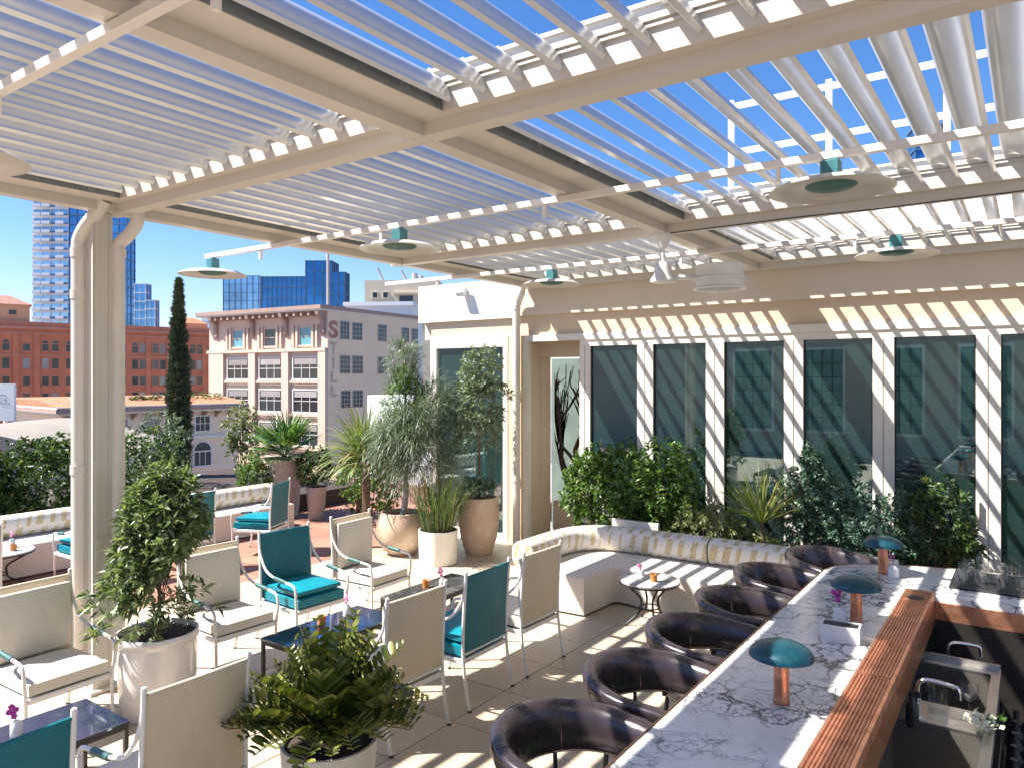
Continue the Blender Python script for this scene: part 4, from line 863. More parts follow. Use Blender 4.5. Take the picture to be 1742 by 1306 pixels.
MB().lathe([(0, 0), (0.027, 0), (0.029, 0.01), (0.027, 0.09), (0.011, 0.12), (0.011, 0.135), (0, 0.135)], 16).build('body', 'iron_black', sb, 40); MB().rbox(-0.012, 0.035, -0.01, 0.01, 0.136, 0.165, 0.004, 1).build('nozzle', 'black_rubber', sb)
# ------------------------------------------------------------------ bar stools
def make_stool():
    t = thing('bar_stool', 'x', 'stool')
    pl_ = [(0.27 - 0.045 * i, 0.275 + 0.004 * i) for i in range(6)]; path = list(pl_)
    for i in range(1, 24): th = math.pi / 2 + math.pi * i / 24; path.append((0.045 + 0.315 * math.cos(th), 0.297 * math.sin(th)))
    path += [(x, -y) for x, y in pl_[::-1]]; n_ = len(path) - 1; k = 20; V = []; F = []
    for i, (x, y) in enumerate(path):
        t_ = i / n_; e = min(1, math.sin(math.pi * t_) * 4 + 0.35); back = math.sin(math.pi * t_) ** 1.5
        p0, p1 = path[max(i - 1, 0)], path[min(i + 1, n_)]; tx, ty = p1[0] - p0[0], p1[1] - p0[1]; l_ = math.hypot(tx, ty); ox, oy = -ty / l_, tx / l_
        if ox * x + oy * y < 0: ox, oy = -ox, -oy
        for j in range(k):
            b = 2 * math.pi * j / k; w_ = 0.045 * (1.0 + 0.18 * math.sin(b)) * math.copysign(abs(math.cos(b)) ** 0.75, math.cos(b)) * (0.7 + 0.3 * e); h = (0.078 + 0.030 * back) * math.copysign(abs(math.sin(b)) ** 0.8, math.sin(b)) * (0.75 + 0.25 * e); q = w_ + 0.30 * h
            V.append((x + ox * q, y + oy * q, 0.862 + 0.015 * back + h))
    for i in range(n_):
        for j in range(k): F.append((i * k + j, i * k + (j + 1) % k, (i + 1) * k + (j + 1) % k, (i + 1) * k + j))
    F += [tuple(range(k))[::-1], tuple(range(n_ * k, (n_ + 1) * k))]
    rb_ = MB().add(V, F).build('back_roll', 'leather', t, 60)
    for i in (11, 24):
        sm = MB().tube([Vector(V[i * k + j]) * 1.0 + (Vector(V[i * k + j]) - Vector((path[i][0], path[i][1], 0.88))).normalized() * 0.0006 for j in range(k)] + [Vector(V[i * k])], 0.0022, 5, False); sm.build('seam', 'piping', rb_, True)
    pl = [(Vector(V[i * k + 15]) + Vector((0, 0, -0.002))) for i in range(n_ + 1)]; MB().tube(pl, 0.004, 6).build('piping', 'piping', rb_, True)
    MB().lathe([(0.0, 0.60), (0.215, 0.60), (0.232, 0.612), (0.238, 0.64), (0.228, 0.668), (0.19, 0.682), (0.0, 0.688)], 40).build('seat', 'leather', t, 60)
    for s in (-1, 1):
        for fx_ in (-1, 1):
            MB().tube([(fx_ * 0.155, s * 0.155, 0.605), (fx_ * 0.205, s * 0.205, 0.0)], [0.013, 0.010], 8).build('leg', 'iron_black', t, True)
        MB().tube([(-0.17, s * 0.17, 0.61), (-0.19, s * 0.195, 0.80)], 0.010, 8).build('back_post', 'iron_black', t, True)
    MB().tube([(-0.24, 0.0, 0.61), (-0.262, 0, 0.80)], 0.010, 8).build('back_post', 'iron_black', t, True)
    ring = [(0.262 * math.cos(a), 0.262 * math.sin(a), 0.2) for a in [i * math.pi / 16 for i in range(33)]]; MB().tube(ring, 0.008, 6, False).build('foot_ring', 'iron_black', t, True)
    return t
st = make_stool(); labs = ['nearest', 'second nearest', 'third', 'fourth', 'fifth', 'farthest, partly hidden at the bar corner']
for i, (y, x, rz) in enumerate(((2.60, -1.53, 2), (3.36, -1.53, -2), (4.10, -1.54, 1), (4.84, -1.53, 3), (5.62, -1.53, -2), (6.42, -1.36, -32))):
    lab = ('dark leather barrel bar stool, %s of six from the camera' % labs[i]) if i < 5 else 'dark leather barrel bar stool, farthest of six, beyond the bar corner'
    if i == 0: st.location = (x, y, 0.001); st.rotation_euler = (0, 0, R(rz)); st['label'] = lab; st['group'] = 'leather stools along the bar'
    else: dup(st, lab, (x, y, 0.001), rz, 'leather stools along the bar')
# ------------------------------------------------------------------ plants
def pot(parent, prof, mat, soil_r, soil_z):
    MB().lathe(prof, 48).build('pot', mat, parent, 45); MB().lathe([(soil_r, soil_z - 0.02), (soil_r, soil_z), (soil_r * 0.5, soil_z + 0.012), (0, soil_z + 0.016)], 32).build('soil', 'soil', parent, True)
# big glazed planter with leafy shrub
t = thing('potted_shrub', 'leafy green shrub in a large white glazed planter by the column', 'potted plant', (-5.2, 2.93, 0))
pot(t, [(0.0, 0), (0.235, 0), (0.243, 0.01), (0.262, 0.25), (0.266, 0.42), (0.262, 0.50), (0.266, 0.515), (0.279, 0.53), (0.282, 0.565), (0.276, 0.58), (0.262, 0.58), (0.255, 0.565), (0.252, 0.50), (0.0, 0.49)], 'glaze_white', 0.253, 0.545)
Pc, Ax = crown((0.03, 0.03, 1.22), (0.47, 0.47, 0.64), 500, 'cone', 0.2, -0.3, 5.0, 2)
low = np.stack([rng.uniform(-0.40, 0.30, 60), rng.uniform(-0.40, 0.30, 60), rng.uniform(0.60, 0.88, 60)], 1)
foliage('crown', [rosettes(Pc, Ax, 13, 0.078, 0.027, (20, 95), 0.035, 0.35, 0.15), rosettes(low, unit(low * np.array([1, 1, 0.1]) + [0, 0, 0.2]), 10, 0.085, 0.02, (20, 90))], 'leaf_pitto', t)
MB().tube(smooth_path([(0, 0, 0.54), (0.01, 0.01, 0.8), (-0.015, 0.02, 1.1), (0.01, 0.02, 1.55)], 5), [0.018 - 0.0008 * i for i in range(16)], 8).build('trunk', 'bark', t, True)
for k in range(14):
    q = Pc[k * 20]; MB().tube(smooth_path([(0, 0.01, 0.62 + 0.05 * k), (q[0] * 0.5, q[1] * 0.5, (0.62 + 0.05 * k + q[2]) / 2), tuple(q)], 3), 0.005, 5, False).build('branch', 'bark', t, True)
# cycad
t = thing('potted_cycad', 'cycad with broad glossy leaflets in a white pot at front', 'potted plant', (-3.05, 2.66, 0))
pot(t, [(0, 0), (0.19, 0), (0.2, 0.01), (0.245, 0.40), (0.252, 0.50), (0.235, 0.50), (0.228, 0.46), (0, 0.45)], 'pot_white', 0.229, 0.47)
def frond(az_, el, ln, npair, ll, lw, z0=0.50, bend=0.9, lift=0.5):
    V = []; F = []; pos = Vector((0.03 * math.cos(az_), 0.03 * math.sin(az_), z0)); d = Vector((math.cos(az_) * math.cos(el), math.sin(az_) * math.cos(el), math.sin(el))); pts = [pos.copy()]; n_ = npair + 3; geo = []
    for i in range(n_):
        pos = pos + d * ln / n_; d = (d + Vector((0, 0, -1)) * bend / n_).normalized(); pts.append(pos.copy())
        if i >= 3:
            t_ = (i - 2) / (npair + 0.01); sc_ = (0.75 + 0.9 * t_ * (1 - t_) * 1.4) * (0.9 + 0.2 * random.random()) * (1 if t_ < 0.85 else 0.7); side = d.cross(Vector((0, 0, 1))); side = side.normalized() if side.length > 0.05 else Vector((1, 0, 0)); up = side.cross(d).normalized()
            for s_ in (-1, 1):
                ld = (side * s_ * 0.85 + d * 0.45 + up * lift * (0.7 + 0.5 * random.random())).normalized(); wd = ld.cross(up + d * 0.25 * random.uniform(-1, 1)).normalized(); nn = wd.cross(ld); a = ll * sc_; b = lw * sc_
                o = len(V); p0 = pos
                rim_ = [(0.0, 0.08), (0.22, 0.36), (0.5, 0.5), (0.78, 0.46), (0.95, 0.24)]
                V += [p0 + ld * a * u_ + nn * (0.010 * u_ - 0.014 * u_ * u_) for u_ in (0.0, 0.22, 0.5, 0.78, 0.95, 1.0)] + [p0 + ld * a * u_ + wd * b * h_ + nn * (0.006 + 0.010 * u_ - 0.016 * u_ * u_) for u_, h_ in rim_] + [p0 + ld * a * u_ - wd * b * h_ + nn * (0.006 + 0.010 * u_ - 0.016 * u_ * u_) for u_, h_ in rim_]
                for q_ in (6, 11):
                    F += [(o + i_, o + i_ + 1, o + q_ + i_ + 1, o + q_ + i_) for i_ in range(4)] + [(o + 4, o + 5, o + q_ + 4)]
    m_ = MB().add(V, F); m_.tube(pts, [0.006 * (1 - 0.6 * i / n_) for i in range(len(pts))], 5, False); return m_
for k in range(58):
    el = R(random.uniform(22, 85)); m_ = frond(k * 2.399 + random.uniform(-0.2, 0.2), el, random.uniform(0.34, 0.50) + 0.14 * math.sin(el), 13, 0.092, 0.036, bend=random.uniform(0.3, 1.2), lift=0.75)
    m_.build('frond', 'leaf_cycad', t, 60)
# terracotta bowl with weeping tree
t = thing('potted_weeping_tree', 'tall airy weeping tree in a round terracotta bowl', 'potted plant', (-7.12, 7.5, 0))
pot(t, [(0, 0), (0.17, 0), (0.19, 0.01), (0.30, 0.13), (0.355, 0.29), (0.345, 0.44), (0.30, 0.54), (0.29, 0.57), (0.268, 0.575), (0.262, 0.55), (0.27, 0.50), (0, 0.49)], 'pot_terracotta', 0.268, 0.51)
MB().tube(smooth_path([(0.02, 0, 0.5), (0.05, 0.03, 0.9), (-0.02, 0.05, 1.5), (0.03, 0.04, 2.2), (0.02, 0.05, 2.8)], 5), [0.05 - 0.0022 * i for i in range(21)], 9).build('trunk', 'pot_grey', t, True)
C1, A1 = crown((0.10, 0.10, 1.62), (0.62, 0.58, 0.95), 420, 'ell', 0.1, -0.12, 3.0, 4); C2, A2 = crown((0.02, 0.05, 2.72), (0.22, 0.22, 0.24), 40, 'ell', 0.2, -0.5, 5, 6)
def weep(Cn, An, per, ln, wd):
    P_ = np.repeat(Cn, per, 0); A_ = unit(np.repeat(An, per, 0) + rng.normal(size=(len(P_), 3)) * 0.7 + np.array([0, 0, 0.3])); return strap_geo(P_ + rng.normal(size=P_.shape) * 0.02, A_, ln * rng.uniform(0.6, 1.3, len(P_)), wd * np.ones(len(P_)), 4, rng.uniform(1.2, 3.2, len(P_)))
foliage('crown', [weep(C1, A1, 18, 0.30, 0.0085), weep(C2, A2, 18, 0.16, 0.009)], 'leaf_silver', t)
C3, A3 = crown((0.0, 0.06, 2.05), (0.5, 0.45, 0.62), 130, 'cone', 0.1, -0.3, 4.0, 8); foliage('inner_foliage', weep(C3, A3, 14, 0.2, 0.011), 'leaf_palm', t)
for k in range(10):
    q = C1[k * 26]; MB().tube(smooth_path([(0.02, 0.03, 0.8 + 0.12 * k), (q[0] * 0.5, q[1] * 0.5, (0.9 + 0.12 * k + q[2]) / 2 + 0.1), tuple(q)], 3), 0.008, 5, False).build('branch', 'pot_grey', t, True)
# white cylinder pot with reeds
t = thing('potted_reeds', 'upright reedy grass with orange stems in a white cylinder pot', 'potted plant', (-6.36, 7.38, 0))
pot(t, [(0, 0), (0.235, 0), (0.245, 0.008), (0.258, 0.42), (0.258, 0.435), (0.24, 0.435), (0.235, 0.40), (0, 0.39)], 'pot_white', 0.237, 0.405)
nn_ = 420; a = rng.uniform(0, 2 * np.pi, nn_); rr = 0.2 * rng.uniform(0, 1, nn_) ** 0.5; P_ = np.stack([rr * np.cos(a), rr * np.sin(a), np.full(nn_, 0.40)], 1); D_ = np.stack([np.cos(a) * rr * 1.7, np.sin(a) * rr * 1.7, np.ones(nn_)], 1) + rng.normal(size=(nn_, 3)) * 0.13
foliage('reeds', strap_geo(P_, D_, rng.uniform(0.4, 0.98, nn_), rng.uniform(0.007, 0.014, nn_), 5, rng.uniform(0.2, 2.2, nn_)), 'leaf_reed', t)
# tall terracotta jar with silver tree
t = thing('potted_silver_tree', 'slim silver leaved tree in a tall terracotta jar by the window', 'potted plant', (-6.26, 8.12, 0))
pot(t, [(0, 0), (0.17, 0), (0.185, 0.01), (0.25, 0.22), (0.285, 0.45), (0.283, 0.62), (0.262, 0.75), (0.255, 0.775), (0.238, 0.775), (0.235, 0.74), (0, 0.73)], 'pot_terracotta', 0.236, 0.745)
MB().tube(smooth_path([(0, 0, 0.74), (0.012, 0, 1.1), (0.0, 0.01, 1.6), (0.01, 0, 2.5)], 5), [0.02 - 0.0009 * i for i in range(16)], 8).build('trunk', 'bark', t, True)
C1, A1 = crown((0.0, 0.0, 2.12), (0.42, 0.40, 0.76), 560, 'ell', 0.2, -0.3, 4.0, 11); C2, A2 = crown((0, 0, 0.88), (0.27, 0.27, 0.16), 110, 'ell', 0.3, -0.6, 5, 12, -0.2)
foliage('crown', rosettes(C1, A1, 12, 0.062, 0.018, (20, 100)), 'leaf_silver', t); foliage('underplanting', rosettes(C2, A2, 10, 0.06, 0.02), 'leaf_blue', t)
for k in range(12):
    q = C1[k * 30]; MB().tube([(0, 0.005, 1.4 + 0.07 * k), tuple(q)], 0.004, 5, False).build('branch', 'bark', t, True)
# strap-leaved yucca
def yucca(loc, label, zc, n_, ln, wd, drp, mat, trunk_r, seed=0, zmin=-0.5, group=None):
    t = thing('yucca', label, 'plant', loc, 0, group)
    MB().tube(smooth_path([(0, 0, 0), (0.02, 0, zc * 0.5), (0, 0.01, zc)], 5), trunk_r, 8).build('trunk', 'bark', t, True)
    D_ = sphere_dirs(n_, zmin); P_ = np.array([0, 0, zc]) + D_ * 0.04
    foliage('leaves', strap_geo(P_, D_ + np.array([0, 0, 0.25]), ln * rng.uniform(0.7, 1.15, n_), wd * np.ones(n_), 5, drp), mat, t); return t
yucca((-7.80, 7.46, 0), 'broad yucca with arching pale strap leaves beside the terracotta bowl', 1.22, 330, 0.80, 0.032, rng.uniform(0.7, 2.6, 330), 'leaf_strap', 0.06, zmin=-0.3)
yucca((-9.55, 9.0, 0), 'spiky yucca between the palm and the arching yucca', 1.30, 120, 0.62, 0.026, rng.uniform(0.2, 0.9, 120), 'leaf_strap', 0.06, zmin=-0.2)
yucca((-2.44, 8.24, 0.35), 'small spiky cordyline on a thin stem behind the sofa', 0.47, 150, 0.62, 0.017, rng.uniform(0.05, 0.5, 150), 'leaf_strap', 0.020, zmin=0.15)
# fan palm
t = thing('fan_palm', 'dark green fan palm in a tall taupe pot against the city', 'palm', (-10.72, 8.36, 0))
pot(t, [(0, 0), (0.20, 0), (0.22, 0.01), (0.29, 0.9), (0.295, 1.0), (0.27, 1.0), (0.265, 0.95), (0, 0.94)], 'pot_taupe', 0.266, 0.96)
for k in range(30):
    a = k * 2.399; el = R(random.uniform(-5, 75)); d = Vector((math.cos(a) * math.cos(el), math.sin(a) * math.cos(el), math.sin(el))); b0 = Vector((0, 0, 1.02)); e = b0 + d * random.uniform(0.22, 0.40) + Vector((0, 0, 0.05))
    side = d.cross(Vector((0, 0, 1))).normalized(); n_ = 17; sp_ = np.radians(np.linspace(-82, 82, n_)); D_ = np.array([(d * math.cos(x) + side * math.sin(x))[:] for x in sp_]); P_ = np.tile(np.array(e[:]), (n_, 1))
    V_, F_ = strap_geo(P_, D_, 0.52 * (0.75 + 0.25 * np.cos(sp_)), 0.034 * np.ones(n_), 4, 0.5); o = foliage('fan_leaf', (V_, F_), 'leaf_palm', t); MB().tube([b0, e], 0.006, 5).build('petiole', 'stem_green', o)
# shrubs and hedges
def bush(name, label, cat, loc, c, rad, n_, per, ll, lw, mat, shape='ell', seed=0, shell=0.45, gap=-0.3, stem=True, gf=4.0, group=None, extra=None):
    t = thing(name, label, cat, loc, 0, group); Cn, An = crown(c, rad, n_, shape, shell, gap, gf, seed); gs = [rosettes(Cn, An, per, ll, lw, (20, 95))]
    foliage('crown', gs, mat, t)
    if stem:
        for k in range(7):
            q = Cn[(k * 37) % len(Cn)]; MB().tube(smooth_path([(q[0] * 0.25, q[1] * 0.25, 0.0), (q[0] * 0.5, q[1] * 0.5, q[2] * 0.5), tuple(q)], 3), [0.013, 0.012, 0.010, 0.008, 0.007, 0.005, 0.004], 6, False).build('stem', 'bark', t, True)
    return t
bed = MB(); bed.rbox(-5.05, 1.2, 8.06, 8.86, 0.0, 0.34, 0.01, 1); bed = bed.build('planting_bed', 'pot_white'); tag(bed, kind='structure')
MB().box(-5.0, 1.15, 8.1, 8.82, 0.34, 0.35).build('soil', 'soil', bed)
bush('hedge_shrub', 'broad bright green shrub behind the sofa corner', 'shrub', (-4.52, 8.42, 0.35), (0, 0, 0.60), (0.55, 0.35, 0.62), 560, 12, 0.062, 0.027, 'leaf_hedge', 'ell', 21, 0.4, -0.4)
bush('hedge_shrub', 'taller rounded green shrub against the second glass door', 'shrub', (-3.72, 8.42, 0.35), (0, 0, 0.64), (0.54, 0.36, 0.66), 580, 12, 0.062, 0.027, 'leaf_hedge', 'ell', 23, 0.4, -0.4)
bush('low_shrub', 'pale low silvery shrub between the green shrub and cordyline', 'shrub', (-3.02, 8.24, 0.35), (0, 0, 0.30), (0.46, 0.28, 0.36), 260, 12, 0.05, 0.018, 'leaf_pale', 'ell', 25)
bush('low_shrub', 'low pale shrub around the foot of the cordyline', 'shrub', (-2.50, 8.30, 0.35), (0, 0, 0.18), (0.35, 0.24, 0.22), 120, 12, 0.05, 0.018, 'leaf_pale', 'ell', 26)
bush('blue_shrub', 'dense dark blue green shrub before the middle windows', 'shrub', (-1.98, 8.42, 0.35), (0, 0, 0.62), (0.50, 0.36, 0.72), 640, 14, 0.046, 0.018, 'leaf_blue', 'cone', 27, 0.4, -0.5)
bush('blue_shrub', 'dark blue green shrub leaning beside the bar corner', 'shrub', (-1.40, 8.44, 0.35), (0, 0, 0.56), (0.50, 0.35, 0.66), 600, 14, 0.046, 0.018, 'leaf_blue', 'ell', 28, 0.4, -0.5)
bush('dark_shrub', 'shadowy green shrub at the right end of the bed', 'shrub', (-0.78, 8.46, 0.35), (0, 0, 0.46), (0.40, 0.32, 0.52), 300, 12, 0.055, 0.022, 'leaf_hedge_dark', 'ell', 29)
lb = MB().box(-15.4, -10.9, 1.4, 10.5, 0.0, 0.30).build('planting_bed', 'soil'); tag(lb, kind='structure')
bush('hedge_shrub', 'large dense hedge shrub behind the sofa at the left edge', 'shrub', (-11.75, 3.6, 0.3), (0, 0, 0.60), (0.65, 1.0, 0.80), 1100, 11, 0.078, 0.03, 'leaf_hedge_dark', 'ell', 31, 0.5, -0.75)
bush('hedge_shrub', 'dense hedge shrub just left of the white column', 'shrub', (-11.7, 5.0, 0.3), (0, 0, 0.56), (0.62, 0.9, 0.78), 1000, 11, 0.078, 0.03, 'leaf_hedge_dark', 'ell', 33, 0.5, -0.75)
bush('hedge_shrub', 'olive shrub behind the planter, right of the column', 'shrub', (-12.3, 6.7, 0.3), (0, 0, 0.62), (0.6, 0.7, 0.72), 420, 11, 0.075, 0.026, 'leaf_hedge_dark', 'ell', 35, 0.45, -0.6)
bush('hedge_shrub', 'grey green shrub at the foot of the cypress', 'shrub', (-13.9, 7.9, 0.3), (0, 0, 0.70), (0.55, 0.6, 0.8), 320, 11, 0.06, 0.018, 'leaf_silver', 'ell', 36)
bush('yellow_shrub', 'low yellowish shrub above the left end of the far sofa', 'shrub', (-11.3, 6.45, 0.3), (0, 0, 0.28), (0.3, 0.45, 0.34), 160, 11, 0.06, 0.022, 'leaf_pale', 'ell', 37)
bush('small_tree', 'pale leafy young tree left of the fan palm', 'tree', (-12.7, 8.85, 0.3), (0, 0, 1.02), (0.34, 0.34, 0.70), 230, 10, 0.075, 0.026, 'leaf_pale', 'ell', 38, 0.2, -0.25)
bush('green_shrub', 'full green shrub behind the terracotta bowl and grey pot', 'shrub', (-9.05, 8.75, 0), (0, 0, 0.62), (0.60, 0.45, 0.62), 460, 11, 0.07, 0.024, 'leaf_hedge', 'ell', 39)
bush('green_shrub', 'rounded shrub in front of the fan palm pot', 'shrub', (-11.0, 7.95, 0.0), (0, 0, 0.72), (0.35, 0.35, 0.36), 220, 11, 0.06, 0.022, 'leaf_hedge', 'ell', 40)
t = thing('potted_bush', 'dark green bush in a small grey pot on terracotta', 'potted plant', (-10.05, 8.48, 0))
pot(t, [(0, 0), (0.12, 0), (0.13, 0.01), (0.165, 0.5), (0.185, 0.52), (0.185, 0.56), (0.165, 0.56), (0.16, 0.53), (0, 0.52)], 'pot_grey', 0.162, 0.535)
C1, A1 = crown((0, 0, 0.85), (0.33, 0.33, 0.36), 220, 'ell', 0.35, -0.5, 5, 41); foliage('crown', rosettes(C1, A1, 11, 0.07, 0.026), 'leaf_hedge_dark', t)
# cypress: dense column of scale sprays
t = thing('cypress_tree', 'tall narrow dark cypress rising in front of the red building', 'tree', (-15.05, 8.95, 0.0))
n_ = 3200; zz = rng.uniform(0.25, 4.5, n_); hh = (zz - 0.25) / 4.25; rad = 0.225 * np.clip(1.0 - hh ** 2.4, 0, 1) * np.clip(0.85 + 0.4 * hh, 0, 1) + 0.012
a = rng.uniform(0, 2 * np.pi, n_); rj = rad * rng.uniform(0.55, 1.08, n_) * (1 + 0.12 * np.sin(a * 3 + zz * 4)); Cn = np.stack([rj * np.cos(a), rj * np.sin(a), zz], 1); An = np.stack([np.cos(a) * 0.4, np.sin(a) * 0.4, np.ones(n_)], 1)
foliage('crown', rosettes(Cn, An, 7, 0.10, 0.022, (5, 50), 0.02), 'leaf_cypress', t); MB().tube([(0, 0, 0), (0, 0, 3.9)], [0.07, 0.01], 8).build('trunk', 'bark_dark', t, True)
# bare branching tree in the entrance
t = thing('bare_tree', 'dark bare branching tree standing in the entrance recess', 'tree', (-5.52, 9.78, 0))
MB().rbox(-0.45, 0.40, -0.2, 0.22, 0, 0.55, 0.01, 1).build('planter', 'wall_cream', t)
random.seed(11); tb = MB()
def grow(p, d, r, ln, dep):
    pts = [p]; q = p
    for i in range(4):
        d = (d + Vector((random.uniform(-1, 1), random.uniform(-1, 1) * 0.6, random.uniform(-0.2, 0.6))) * 0.20).normalized(); q = q + d * ln / 4; pts.append(q)
    tb.tube(pts, [r * (1 - 0.09 * i) for i in range(5)], 6, False)
    if dep == 0: return
    for k in range(3 if dep > 2 else 2):
        nd = (d + Vector((random.uniform(-1, 1), random.uniform(-0.6, 0.6), random.uniform(0.0, 0.7))) * 0.62).normalized(); grow(pts[random.choice((2, 3, 4))], nd, r * 0.66, ln * 0.74, dep - 1)
for k in range(8): grow(Vector((0.055 * (k - 3.5), 0.03 * (k % 3 - 1), 0.5)), Vector((0.10 * (k - 3.5), 0, 1)).normalized(), 0.05, 0.84, 4)
tb.v = [(max(-0.42, min(0.38, x)), max(-0.2, min(0.5, y)), min(2.66, z)) for x, y, z in tb.v]
tb.build('branches', 'bark_dark', t, True)
# ------------------------------------------------------------------ city beyond the terrace
gr = MB().box(-2500, 1500, -1500, 2500, -26.2, -26).build('ground', 'asphalt'); gr['kind'] = 'structure'
def bld(name, label, A, ang, cat='building'): return thing(name, label, cat, (A[0], A[1], -26), ang)
ZB = 26.0                                                             # local z of world z = 0
def win(parent, s0, s1, z0, z1, pane='far_window', frame='trim_white', fw=0.14, bars=(1, 1), arch=False, y=0.0, depth=0.25, inner=True):
    """window: projecting surround, recessed pane, glazing bars; facade plane at y, outside is -y"""
    m_ = MB(); z0 += ZB; z1 += ZB
    m_.box(s0 - fw, s0, y - 0.12, y - 0.002, z0 - fw, z1 + fw); m_.box(s1, s1 + fw, y - 0.12, y - 0.002, z0 - fw, z1 + fw); m_.box(s0 + 0.001, s1 - 0.001, y - 0.12, y - 0.002, z1, z1 + fw); m_.box(s0 - fw * 1.3, s1 + fw * 1.3, y - 0.22, y - 0.001, z0 - fw * 1.3, z0 - 0.001)
    if arch:
        k = 8; c = (s0 + s1) / 2; r = (s1 - s0) / 2
        for i in range(k):
            a0, a1 = math.pi * i / k, math.pi * (i + 1) / k; m_.prism([(c + r * math.cos(a0), z1 + fw + r * math.sin(a0)), (c + (r + fw) * math.cos(a0), z1 + fw + (r + fw) * math.sin(a0)), (c + (r + fw) * math.cos(a1), z1 + fw + (r + fw) * math.sin(a1)), (c + r * math.cos(a1), z1 + fw + r * math.sin(a1))], y - 0.12, y - 0.002, 'y')
    w_ = m_.build('window', frame, parent); p_ = MB()
    p_.box(s0 + 0.001, s1 - 0.001, y - 0.03, y - 0.003, z0, z1 - 0.001)
    if arch:
        k = 10; c = (s0 + s1) / 2; r = (s1 - s0) / 2; p_.prism([(c + r * math.cos(math.pi * i / k), z1 + fw + 0.002 + r * math.sin(math.pi * i / k)) for i in range(k + 1)], y - 0.03, y - 0.003, 'y')
    p_.build('pane', pane, w_)
    if bars and inner:
        g = MB()
        for i in range(1, bars[0] + 1): x = s0 + (s1 - s0) * i / (bars[0] + 1); g.box(x - 0.035, x + 0.035, y - 0.075, y - 0.031, z0, z1 - 0.001)
        for i in range(1, bars[1] + 1): zz_ = z0 + (z1 - z0) * i / (bars[1] + 1); g.box(s0 + 0.001, s1 - 0.001, y - 0.07, y - 0.0315, zz_ - 0.035, zz_ + 0.035)
        g.build('glazing_bars', frame, w_)
    return w_
# red brick block
b = bld('brick_building', 'long red brick building with rows of dark windows, behind the cypress', (-184.03, 47.97), 71.97)
wl = MB().box(-10, 68, 0, 26, 0, ZB + 13.0).build('wall', 'brick_red', b)
cn = MB(); cn.box(-10.4, 68.4, -0.7, 1.2, ZB + 13.001, ZB + 13.6); cn.box(-10.2, 68.2, -0.35, 0.9, ZB + 13.601, ZB + 14.6); cn.box(-10, 68, -0.25, -0.001, ZB + 12.0, ZB + 12.4); cn.box(-10, 68, -0.3, -0.001, ZB + 7.25, ZB + 7.6); cn.build('cornice', 'brick_trim', b)
dn = MB()
for k in range(64): dn.box(-9.6 + k * 1.22, -9.0 + k * 1.22, -0.5, -0.352, ZB + 13.7, ZB + 14.3)
o = dn.build('dentils', 'brick_red', b); o['kind'] = 'stuff'
for s_ in (14.6, 21.7, 25.5, 40.2, 47.5, 52.0, 56.0, 60.0): MB().box(s_ - 0.55, s_ + 0.55, -0.28, -0.001, ZB - 20, ZB + 11.99).build('pilaster', 'brick_red', b)
ws = [16.4, 19.95, 23.6, 27.03, 28.89, 31.55, 33.6, 36.2, 38.1, 42.16, 44.73, 46.3, 48.98, 50.6, 53.6, 57.3, 58.9, 61.9, 64.5]
rows_ = [(8.35, 10.2, True), (4.6, 6.8, False), (0.95, 2.9, False), (-2.7, -0.75, False), (-6.4, -4.4, False)]
rr_ = random.Random(5)
for s_ in ws:
    for i, (z0, z1, ar) in enumerate(rows_): win(b, s_ - 0.62, s_ + 0.62, z0, z1 - (0.35 if ar else 0), rr_.choice(['far_window', 'far_window', 'far_window', 'far_window_blind']), 'brick_trim', 0.16, (0, 1), ar and s_ not in (23.6, 61.9), inner=False)
ph = MB().box(14.5, 24.4, 3, 11, ZB + 14.6, ZB + 18.4); ph.build('penthouse', 'peach_stucco', b)
MB().add([(14, 2.4, ZB + 18.401), (24.9, 2.4, ZB + 18.401), (24.9, 11.6, ZB + 18.401), (14, 11.6, ZB + 18.401), (18, 7, ZB + 20.6), (21, 7, ZB + 20.6)], [(0, 1, 5, 4), (1, 2, 5), (2, 3, 4, 5), (3, 0, 4), (0, 3, 2, 1)]).build('hip_roof', 'roof_hip', b)
win(b, 20.6, 22.0, 16.2, 17.2, y=3.0, frame='peach_stucco', inner=False)
MB().box(54.5, 61.5, 3, 9, ZB + 14.6, ZB + 15.9).build('penthouse', 'peach_stucco', b)
MB().add([(54.2, 2.6, ZB + 15.901), (61.8, 2.6, ZB + 15.901), (61.8, 9.4, ZB + 15.901), (54.2, 9.4, ZB + 15.901), (57, 6, ZB + 17.5), (59, 6, ZB + 17.5)], [(0, 1, 5, 4), (1, 2, 5), (2, 3, 4, 5), (3, 0, 4), (0, 3, 2, 1)]).build('hip_roof', 'roof_tile', b)
# beige corner building: left facade along local x, right facade along local y
b = bld('corner_building', 'beige stone corner building with bracketed cornice and painted side wall', (-91.77, 58.98), 4.77)
MB().box(0, 21.8, 0.003, 17.9, 0, ZB + 9.0).build('wall', 'stone_pink', b)
MB().box(0, 21.79, 0.01, 17.9, ZB + 9.001, ZB + 10.6).build('frieze', 'stone_pink', b)
MB().box(21.801, 21.85, 0.02, 17.9, 0, ZB + 10.59).build('side_wall', 'stone_grey', b)
rf = MB(); rf.box(-1.0, 21.9, -1.3, 17.9, ZB + 10.61, ZB + 10.78); rf.build('soffit', 'trim_white', b); rf = MB(); rf.box(-1.1, 22.0, -1.4, 18.0, ZB + 10.781, ZB + 11.25); rf.build('roof_cornice', 'cornice_brown', b)
for s_ in (1.6, 8.8, 14.9, 21.2): 
    m_ = MB(); m_.prism([(-0.002, ZB + 10.6), (-1.3, ZB + 10.6), (-1.2, ZB + 10.1), (-0.4, ZB + 9.5), (-0.3, ZB + 8.0), (-0.002, ZB + 7.6)], s_ - 0.28, s_ + 0.28, 'x'); m_.build('bracket', 'cornice_brown', b)
